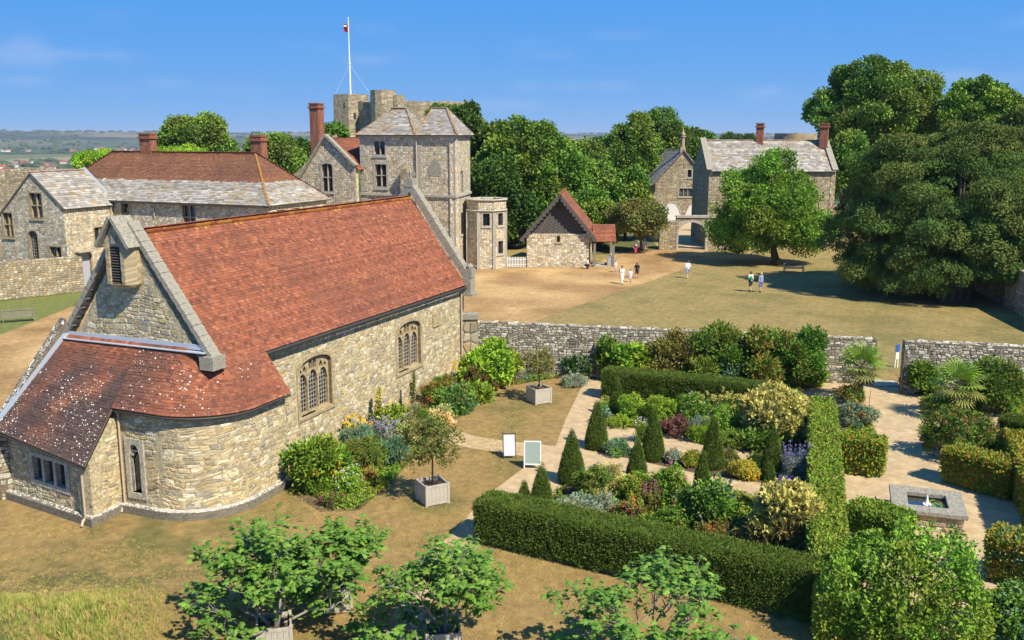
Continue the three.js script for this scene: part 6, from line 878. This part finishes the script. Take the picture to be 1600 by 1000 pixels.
// long grass on the bank, and thin tufts in the dry lawn
{
  srand(77); const P = [], Q = [];
  for (let i = 0; i < 120000 && P.length < 12000; i++) { const x = rr(-26, -6), z = rr(-31, -19), h = terrainH(x, z); if (h < 0.04) continue; const d = sm(0.02, 1.1, h) * 0.95 * (0.35 + 0.9 * vn(x * 0.7, z * 0.7, 2)); if (rnd() > d) continue; P.push([V3(x, h - 0.02, z), V3(rr(-0.35, 0.35), 1, rr(-0.35, 0.35)).normalize(), null, (0.16 + 0.75 * sm(0.05, 1.9, h)) * (0.35 + 1.1 * vn(x * 0.8, z * 0.8, 4))]); }
  const o = thing('long_grass', 'tall straw and green grass on the bank below the chapel', 'grass', V3(0, 0, 0)); scatter(o, 'grass_blades', P, TUFT, lin([0.46, 0.38, 0.11], [0.34, 0.35, 0.08], [0.24, 0.31, 0.055], [0.52, 0.41, 0.15], [0.27, 0.34, 0.06], [0.3, 0.34, 0.07]), 0.25, 0.75, M.needle); o.userData.kind = 'stuff';
  for (let i = 0; i < 90000; i++) { const x = rr(-24, 10), z = rr(-47, -23), h = terrainH(x, z); if (z < -31.8 && x > -1.6 + (z + 31.8) * -0.22) continue; if (vn(x * 0.9, z * 0.9, 6) < rnd() * 0.8) continue; Q.push([V3(x, h - 0.005, z), V3(rr(-0.4, 0.4), 1, rr(-0.4, 0.4)).normalize()]); }
  const t = thing('lawn_tufts', 'short dry grass tufts over the parched lawn', 'grass', V3(0, 0, 0)); scatter(t, 'grass_blades', Q.filter(([p]) => { const lx = (p.x + 8.9) * 0.92 + (p.z + 36.9) * 0.391, lz = -((p.x + 8.9) * 0.391 - (p.z + 36.9) * 0.92); return !(lx < 0.4 && lz < 6.6); }), SHORT, lin([0.58, 0.4, 0.15], [0.5, 0.37, 0.13], [0.33, 0.33, 0.08], [0.62, 0.44, 0.18], [0.42, 0.35, 0.11]), 0.35, 0.8, M.needle); t.userData.kind = 'stuff';
}
// garden wall of flint and rubble with the gateway
function gardenWall(label, a, b, h0, h1) {
  const o = thing('garden_wall', label, 'wall', a), d = b.clone().sub(a), L = d.length(), w = wall(o, 'wall_core', M.darkmortar, 0, 0, d.x, d.z, [[0, 0], [1, 0], [1, h1], [0, h0]], [], 0.55), H = u => mix(h0, h1, u / L);
  rubble(w.m, w.map, L, 3.6, (u, v) => u > 0 && u < L && v > 0.02 && v < H(u) - 0.02, 0.23, 0.15, PAL.white.concat(PAL.white[2], PAL.white[4]), 0.06);
  rubble(w.m, (u, v, q) => V3(u, H(u) + q, v), L, 0.55, (u, v) => u > 0 && u < L && v > 0 && v < 0.55, 0.3, 0.2, PAL.white, 0.16);
  rubble(w.m, (u, v, q) => V3(L + q, v, 0.55 - u), 0.55, 3.6, (u, v) => u > 0 && u < 0.55 && v > 0 && v < h1 - 0.05, 0.22, 0.16, PAL.white, 0.05); rubble(w.m, (u, v, q) => V3(-q, v, u), 0.55, 3.6, (u, v) => u > 0 && u < 0.55 && v > 0 && v < h0 - 0.05, 0.22, 0.16, PAL.white, 0.05);
}
srand(61);
gardenWall('rubble garden wall from the chapel corner to the gateway', V3(-2.5, 0, -54.6), V3(20.55, 0, -52.75), 3.2, 2.55);
gardenWall('rubble garden wall right of the gateway with shrubs on it', V3(21.25, 0, -50.7), V3(37.4, 0, -48.2), 2.9, 2.6);
{ const o = thing('wall_stub', 'short pale plastered wall end joining the chapel to the garden wall', 'wall', V3(-2.9, 0, -54.35)); part(o, 'wall_core', box(1.3, 3.4, 0.5, 0.3, 1.7, -0.3), M.rubgrey); part(o, 'capstone', box(1.5, 0.3, 0.7, 0.3, 3.55, -0.3).rotateZ(0.03), M.coping); }

// ---------- garden furniture ----------
srand(83);
function bench(label, pos, turn, L = 1.8) {
  const o = thing('timber_bench', label, 'bench', pos, turn);
  for (let i = 0; i < 5; i++) part(o, 'seat_slat', box(L, 0.03, 0.085, 0, 0.44, -0.16 + i * 0.1), M.greywood);
  const n = Math.round(L / 0.11); for (let i = 0; i < n; i++) { const s = part(o, 'back_slat', box(0.05, 0.4, 0.02, -L / 2 + (i + 0.5) * L / n, 0.68, -0.26), M.greywood); s.rotation.x = -0.1; }
  part(o, 'top_rail', box(L + 0.1, 0.09, 0.045, 0, 0.9, -0.29), M.greywood); part(o, 'back_rail', box(L, 0.06, 0.04, 0, 0.49, -0.24), M.greywood);
  for (const s of [-1, 1]) { for (const z of [-0.24, 0.27]) part(o, 'leg', box(0.07, z < 0 ? 0.9 : 0.62, 0.07, s * L / 2, z < 0 ? 0.45 : 0.31, z), M.greywood); part(o, 'armrest', box(0.09, 0.035, 0.62, s * L / 2, 0.645, 0.0), M.greywood); part(o, 'side_rail', box(0.04, 0.06, 0.46, s * L / 2, 0.41, 0.015), M.greywood); }
}
bench('weathered timber bench on the grass strip below the gabled house', V3(-37.1, 0, -70.9), 0.45, 2.1);
bench('weathered timber bench in dappled shade under the oak', G(1240, 426), -0.05, 1.9);
bench('grey timber bench among the border plants by the chapel wall', G(652, 672), 1.2, 1.7);
{ // A-frame board and banner stand
  const o = thing('sandwich_board', 'white framed sandwich board with blank grey green panel on the gravel', 'sign', G(832, 730), -0.05), pm = std({ color: col('#8fa09a'), roughness: 0.5 });
  for (const s of [1, -1]) { const g = new THREE.Group(); g.name = 'board_frame'; g.position.set(0, 1.16, 0); g.rotation.x = -s * 0.2; o.add(g); part(g, 'panel', box(0.64, 0.92, 0.015, 0, -0.5, 0), pm); part(g, 'frame', merge([box(0.72, 0.05, 0.04, 0, -0.02, 0), box(0.72, 0.05, 0.04, 0, -0.98, 0), box(0.045, 1.16, 0.042, -0.34, -0.58, 0), box(0.045, 1.16, 0.042, 0.34, -0.58, 0)]), M.white); }
  const b = thing('banner_stand', 'pale banner hung between two thin dark posts beside the lawn', 'sign', G(796, 716), 0.1); for (const x of [-0.27, 0.27]) { const p = part(b, 'post', tube([V3(x, 0, 0.12), V3(x, 1.12, -0.22)], [0.018, 0.018], 6), M.gutter); } const bn = part(b, 'banner', box(0.48, 0.92, 0.012, 0, 0, 0), std({ color: col('#c3c4d2') })); bn.position.set(0, 0.58, -0.05); bn.rotation.x = -0.295; part(b, 'crossbar', box(0.56, 0.03, 0.03, 0, 1.06, -0.2), M.gutter);
  const s = thing('marker_post', 'small white marker post with blue panel beside the gateway', 'sign', G(1400, 574), 0.2); part(s, 'post', merge([box(0.06, 1.15, 0.05, -0.09, 0.57, 0), box(0.06, 1.15, 0.05, 0.09, 0.57, 0)]), M.white); part(s, 'panel', box(0.26, 0.45, 0.04, 0, 1.2, 0.03), std({ color: col('#2f62a8'), roughness: 0.5 })); part(s, 'notice', box(0.22, 0.42, 0.03, 0, 0.72, 0.03), M.white);
  for (const [x, y] of [[1357, 640], [1440, 658]]) single('plant_stake', tube([V3(0, 0, 0), V3(0.05, 1.1, 0)], [0.015, 0.012], 5), M.gutter, G(x, y), x < 1400 ? 'thin dark stake below the near palm fronds' : 'thin dark stake at the shaded edge of the gate path', 'stake');
}
{ // raised stone fountain basin
  const o = thing('fountain', 'square raised stone basin with coping, dark water and small jet', 'fountain', V3(15.25, 0, -33.35), -0.33), S = 2.3, h = 0.6, rim = 0.46;
  for (let k = 0; k < 4; k++) { const g = new THREE.Group(); g.name = 'basin_side'; g.rotation.y = k * Math.PI / 2; o.add(g); const core = part(g, 'side_core', box(S - 0.02 - k % 2 * 0.01, h, 0.2, 0, h / 2, S / 2 - 0.12), M.mortar); const rows = 3; for (let r = 0; r < rows; r++) { let u = -S / 2 + 0.02; while (u < S / 2 - 0.06) { const w = Math.min(rr(0.28, 0.62), S / 2 - u - 0.01), T = new Tris(); stone(T, (a, b, d) => V3(a, b, S / 2 - 0.02 + d), u, u + w - 0.012, r * h / rows + 0.006, (r + 1) * h / rows - 0.006, 0.03, PAL.buff[(rnd() * 9) | 0].clone().multiplyScalar(rr(0.8, 1.1))); part(g, 'stone', T.geo(), M.stone); u += w; } }
    const a = S / 2 + 0.09, i = S / 2 - rim, gap = 0.006, q = (x0, x1) => { const T = new THREE.Shape([new THREE.Vector2(x0[0], x0[1]), new THREE.Vector2(x1[0], x1[1]), new THREE.Vector2(x1[2], x1[3]), new THREE.Vector2(x0[2], x0[3])]); return new THREE.ExtrudeGeometry(T, { depth: 0.12, bevelEnabled: true, bevelSize: 0.02, bevelThickness: 0.025, bevelSegments: 2 }).rotateX(-Math.PI / 2).translate(0, h + 0.02, 0); };
    part(g, 'coping_slab', q([-a + gap, -a, -i + gap, -i], [-0.02, -a, -0.02, -i]), M.coping); part(g, 'coping_slab', q([0.02, -a, 0.02, -i], [a - gap, -a, i - gap, -i]), M.coping); }
  part(o, 'water', box(S - rim * 2 + 0.1, 0.03, S - rim * 2 + 0.1, 0, 0.56, 0), new THREE.MeshPhysicalMaterial({ color: col('#1d221c'), roughness: 0.06, clearcoat: 1 }));
  part(o, 'jet', merge([new THREE.LatheGeometry([[0.13, 0], [0.09, 0.06], [0.05, 0.16], [0.035, 0.3], [0.001, 0.42]].map(p => new THREE.Vector2(...p)), 10).translate(0, 0.57, 0), new THREE.SphereGeometry(0.06, 8, 6).translate(0.1, 0.6, 0.07), new THREE.SphereGeometry(0.05, 8, 6).translate(-0.11, 0.6, 0.04)]), std({ color: col('#e8edf2'), roughness: 0.3 }));
  const pad = new THREE.CircleGeometry(0.07, 9, 0.3, 5.7).rotateX(-Math.PI / 2), pm = [LEAF.mid[1], LEAF.olive[0], LEAF.bright[0]].map(c => { const q = M.leaf.clone(); q.color.copy(c); return q; }); for (let i = 0; i < 34; i++) { const p = part(o, 'lily_pad', pad, pm[i % 3]); p.position.set(rr(0, 0.6), 0.579 + i * 0.0006, rr(-0.5, 0.58)); p.scale.setScalar(rr(0.6, 1.2)); p.rotation.y = rnd() * 6; }
}
// ---------- visitors ----------
const N = 60, EXT = 1.0, sdc = (p, a, b, ra, rb) => { const bx = b[0] - a[0], by = b[1] - a[1], bz = b[2] - a[2], px = p[0] - a[0], py = p[1] - a[1], pz = p[2] - a[2], t = clamp((px * bx + py * by + pz * bz) / (bx * bx + by * by + bz * bz + 1e-9)); return Math.hypot(px - bx * t, py - by * t, pz - bz * t) - mix(ra, rb, t); };
function sdfMesh(bones, k = 0.035) {
  const mc = new MarchingCubes(N, new THREE.MeshBasicMaterial(), false, false, 60000); mc.isolation = 0; const f = mc.field, p = [0, 0, 0];
  for (let z = 0; z < N; z++) for (let y = 0; y < N; y++) for (let x = 0; x < N; x++) { p[0] = (x - N / 2) / (N / 2) * EXT * 0.5; p[1] = (y - N / 2) / (N / 2) * EXT + 0.92; p[2] = (z - N / 2) / (N / 2) * EXT * 0.5; let d = 1; for (const b of bones) { if (Math.abs(p[1] - (b[0][1] + b[1][1]) / 2) > Math.abs(b[0][1] - b[1][1]) / 2 + 0.3) continue; const e = sdc(p, b[0], b[1], b[2], b[3]); const h = clamp(0.5 + 0.5 * (d - e) / k); d = mix(d, e, h) - k * h * (1 - h); } f[x + y * N + z * N * N] = -d; }
  mc.update(); const n = mc.count, P = mc.positionArray.slice(0, n * 3), Nn = mc.normalArray.slice(0, n * 3); for (let i = 0; i < n; i++) { P[i * 3] *= EXT * 0.5; P[i * 3 + 1] = P[i * 3 + 1] * EXT + 0.92; P[i * 3 + 2] *= EXT * 0.5; Nn[i * 3] *= -1; Nn[i * 3 + 1] *= -1; Nn[i * 3 + 2] *= -1; }
  const g = new THREE.BufferGeometry(); g.setAttribute('position', new THREE.BufferAttribute(new Float32Array(P), 3)); g.computeVertexNormals(); return g;
}
function person(label, px, py, hpx, face, c) { // c: skin, top, bottom, hair, stride, arms [lx, rx], long trousers, sleeves
  const b = G(px, py), H = clamp(hpx * mpp(b) * 1.02, 1.05, 1.84), o = thing('person', label, 'person', b, face, 'visitors in the court'), s = c.stride ?? 0.16, al = c.armL ?? [-0.3, 0.72, 0.1], arr = c.armR ?? [0.3, 0.72, -0.08];
  const cr = c.crouch, U = p => cr ? [p[0], p[1] - 0.56, p[2] - 0.12 + (p[1] - 0.92) * 0.35] : p;
  const hipL = U([-0.09, 0.92, 0]), hipR = U([0.09, 0.92, 0]), knL = cr ? [-0.13, 0.52, 0.24] : [-0.1, 0.5, s * 0.7], knR = cr ? [0.13, 0.5, 0.26] : [0.1, 0.5, -s * 0.2], ftL = cr ? [-0.12, 0.07, 0] : [-0.1, 0.07, s], ftR = cr ? [0.12, 0.07, 0.02] : [0.1, 0.07 + s * 0.25, -s * 1.3], shL = U([-0.185, 1.42, 0]), shR = U([0.185, 1.42, 0]), elL = [mix(shL[0], al[0], 0.55) - 0.03, mix(shL[1], al[1], 0.52), al[2] * 0.3 - 0.03], elR = [mix(shR[0], arr[0], 0.55) + 0.03, mix(shR[1], arr[1], 0.52), arr[2] * 0.3 - 0.03];
  const legs = [[hipL, knL, 0.085, 0.055], [knL, ftL, 0.055, 0.038], [hipR, knR, 0.085, 0.055], [knR, ftR, 0.055, 0.038]], arms = [[shL, elL, 0.05, 0.04], [elL, al, 0.04, 0.028], [shR, elR, 0.05, 0.04], [elR, arr, 0.04, 0.028]], torso = [[[-0.08, 0.95, 0], [0.08, 0.95, 0], 0.11, 0.11], [[0, 0.98, 0], [0, 1.2, 0.01], 0.12, 0.125], [[0, 1.2, 0.01], [0, 1.4, -0.01], 0.13, 0.1], [[-0.15, 1.41, 0], [0.15, 1.41, 0], 0.065, 0.065]];
  const head = [[[0, 1.45, -0.01], [0, 1.56, 0.01], 0.052, 0.05], [[0, 1.62, 0.01], [0, 1.69, 0], 0.078, 0.088], [[0, 1.57, 0.04], [0, 1.6, 0.03], 0.05, 0.06], [[0, 1.625, 0.1], [0, 1.6, 0.11], 0.012, 0.016], [[-0.088, 1.64, 0], [-0.09, 1.61, 0], 0.016, 0.012], [[0.088, 1.64, 0], [0.09, 1.61, 0], 0.016, 0.012]], feet = [[ftL, [ftL[0], 0.045, ftL[2] + 0.13], 0.042, 0.035], [ftR, [ftR[0], cr ? 0.045 : 0.045 + s * 0.1, ftR[2] + 0.13], 0.042, 0.035]];
  if (cr) for (const b of [...torso, ...head]) { b[0] = U(b[0]); b[1] = U(b[1]); }
  const sk = std({ color: col(c.skin ?? '#c99a7c'), roughness: 0.6 }), palm = [], addHand = (h, e) => { const d = V3(h[0] - e[0], h[1] - e[1], h[2] - e[2]).normalize(), w = V3(h[0], h[1], h[2]), sd = V3().crossVectors(d, V3(1, 0, 0)).normalize(); palm.push(tube([w, w.clone().addScaledVector(d, 0.05), w.clone().addScaledVector(d, 0.09)], [0.028, 0.034, 0.03], 6)); for (let i = 0; i < 4; i++) { const q = w.clone().addScaledVector(d, 0.085).addScaledVector(sd, -0.027 + i * 0.018), l = [0.06, 0.072, 0.068, 0.052][i]; palm.push(tube([q, q.clone().addScaledVector(d, l * 0.55), q.clone().addScaledVector(d, l).add(V3(h[0] < 0 ? 0.02 : -0.02, 0, 0))], [0.009, 0.0085, 0.006], 5)); } const t = w.clone().addScaledVector(d, 0.03).addScaledVector(sd, 0.03); palm.push(tube([t, t.clone().addScaledVector(d, 0.03).addScaledVector(sd, 0.02), t.clone().addScaledVector(d, 0.06).addScaledVector(sd, 0.025)], [0.012, 0.01, 0.007], 5)); };
  addHand(al, elL); addHand(arr, elR); const body = sdfMesh([...legs, ...arms, ...torso, ...head, ...feet]); body.setAttribute('uv', new THREE.BufferAttribute(new Float32Array(body.attributes.position.count * 2), 2)); const g = merge([body, ...palm]), k = H / 1.78; o.scale.setScalar(k);
  const m = part(o, 'body', g, sk), grow = (bs, q) => bs.map(x => [x[0], x[1], x[2] + q, x[3] + q]);
  const cut = (bn, t) => [bn[0], bn[0].map((v, i) => mix(v, bn[1][i], t)), bn[2], mix(bn[2], bn[3], t)];
  part(o, 'top', sdfMesh(grow([...torso, cut(arms[0], c.sleeve ?? 0.75), cut(arms[2], c.sleeve ?? 0.75)], 0.022)), std({ color: col(c.top) }));
  part(o, c.long ? 'trousers' : 'shorts', sdfMesh(grow([[U([-0.08, 0.95, 0]), U([0.08, 0.95, 0]), 0.118, 0.118], ...(c.long ? [legs[0], legs[2], cut(legs[1], 0.95), cut(legs[3], 0.95)] : [cut(legs[0], 0.9), cut(legs[2], 0.9)])], 0.024)), std({ color: col(c.bottom) }));
  part(o, c.hat ? 'hat' : 'hair', c.hat ? merge([new THREE.SphereGeometry(0.105, 12, 8, 0, 6.283, 0, 1.5).translate(0, 1.7, 0), new THREE.CylinderGeometry(0.16, 0.17, 0.02, 14).translate(0, 1.71, 0.01)]) : sdfMesh([[U([0, 1.69, -0.02]), U([0, 1.71, -0.015]), 0.1, 0.1], [U([0, 1.66, -0.05]), U([0, c.hairLen ?? 1.6, -0.06]), 0.085, 0.06]], 0.03), std({ color: col(c.hair ?? '#5a4632') }));
  part(o, 'shoe', sdfMesh(grow(feet, 0.012)), std({ color: col(c.shoe ?? '#4a4640') }));
  if (c.bag) { const q = part(o, 'backpack', new THREE.SphereGeometry(0.17, 10, 8).scale(1, 1.35, 0.75), std({ color: col(c.bag) })); q.position.set(c.bagX ?? 0, 1.2, -0.2); }
  return o;
}
person('man in white shirt and pale blue shorts walking away across the lawn', 1074, 435, 28, Math.PI + 0.3, { top: '#e6e6e6', bottom: '#8fa3c4', shoe: '#d8d4cc' });
person('man in white shirt and navy shorts with a green bag on the lawn', 1172, 456, 32, Math.PI + 0.5, { top: '#e4e4e6', bottom: '#27304a', bag: '#1f8a4c', bagX: 0.16 });
person('fair haired woman in blue top and shorts beside the man with green bag', 1188, 457, 31, Math.PI + 0.5, { top: '#7f9bd0', bottom: '#4b72bd', hair: '#c9a765', hairLen: 1.42, sleeve: 0.1 });
person('woman in white trousers and top carrying a dark bag on the gravel', 972, 444, 28, 0.4, { top: '#dcd9d8', bottom: '#e8e6e2', long: true, hair: '#33271f', hairLen: 1.45, bag: '#2a2a30', bagX: -0.1 });
person('child in white clothes beside the woman with dark bag', 985, 441, 20, 0.2, { top: '#e2e0e6', bottom: '#c9c7d8', hair: '#4d3a2a' });
person('person in black top and dark shorts walking over the gravel', 995, 435, 25, Math.PI - 0.2, { top: '#22222a', bottom: '#2d2f3c', hair: '#7c4a33' });
person('person in pale grey clothes near the well house porch', 962, 425, 17, 0.6, { top: '#d3d3d8', bottom: '#b9bac4', hair: '#3c3026' });
person('woman in white top and pink trousers pointing with one arm', 993, 397, 23, 0.3, { top: '#e6dfe0', bottom: '#c1476f', long: true, hair: '#3a2c22', armR: [0.62, 1.52, 0.22], stride: 0.06 });
person('man in pale blue shirt and white hat facing the pointing woman', 1007, 396, 23, -0.9, { top: '#b9cbe0', bottom: '#c4bfb6', hat: true, hair: '#eeeeea', stride: 0.05 });
person('person in white top crouched at the corner of the well house', 917, 420, 25, 1.2, { top: '#dedfe2', bottom: '#2c2c34', hair: '#2a2320', long: true, crouch: true, armL: [-0.2, 0.5, 0.36], armR: [0.2, 0.48, 0.38] });
// switch shadows on everywhere
scene.traverse(o => { if (o.isMesh) { o.castShadow = true; o.receiveShadow = true; } });
console.log('stones picked', picked);
renderer.setSize(1024, 640);
renderer.render(scene, camera);
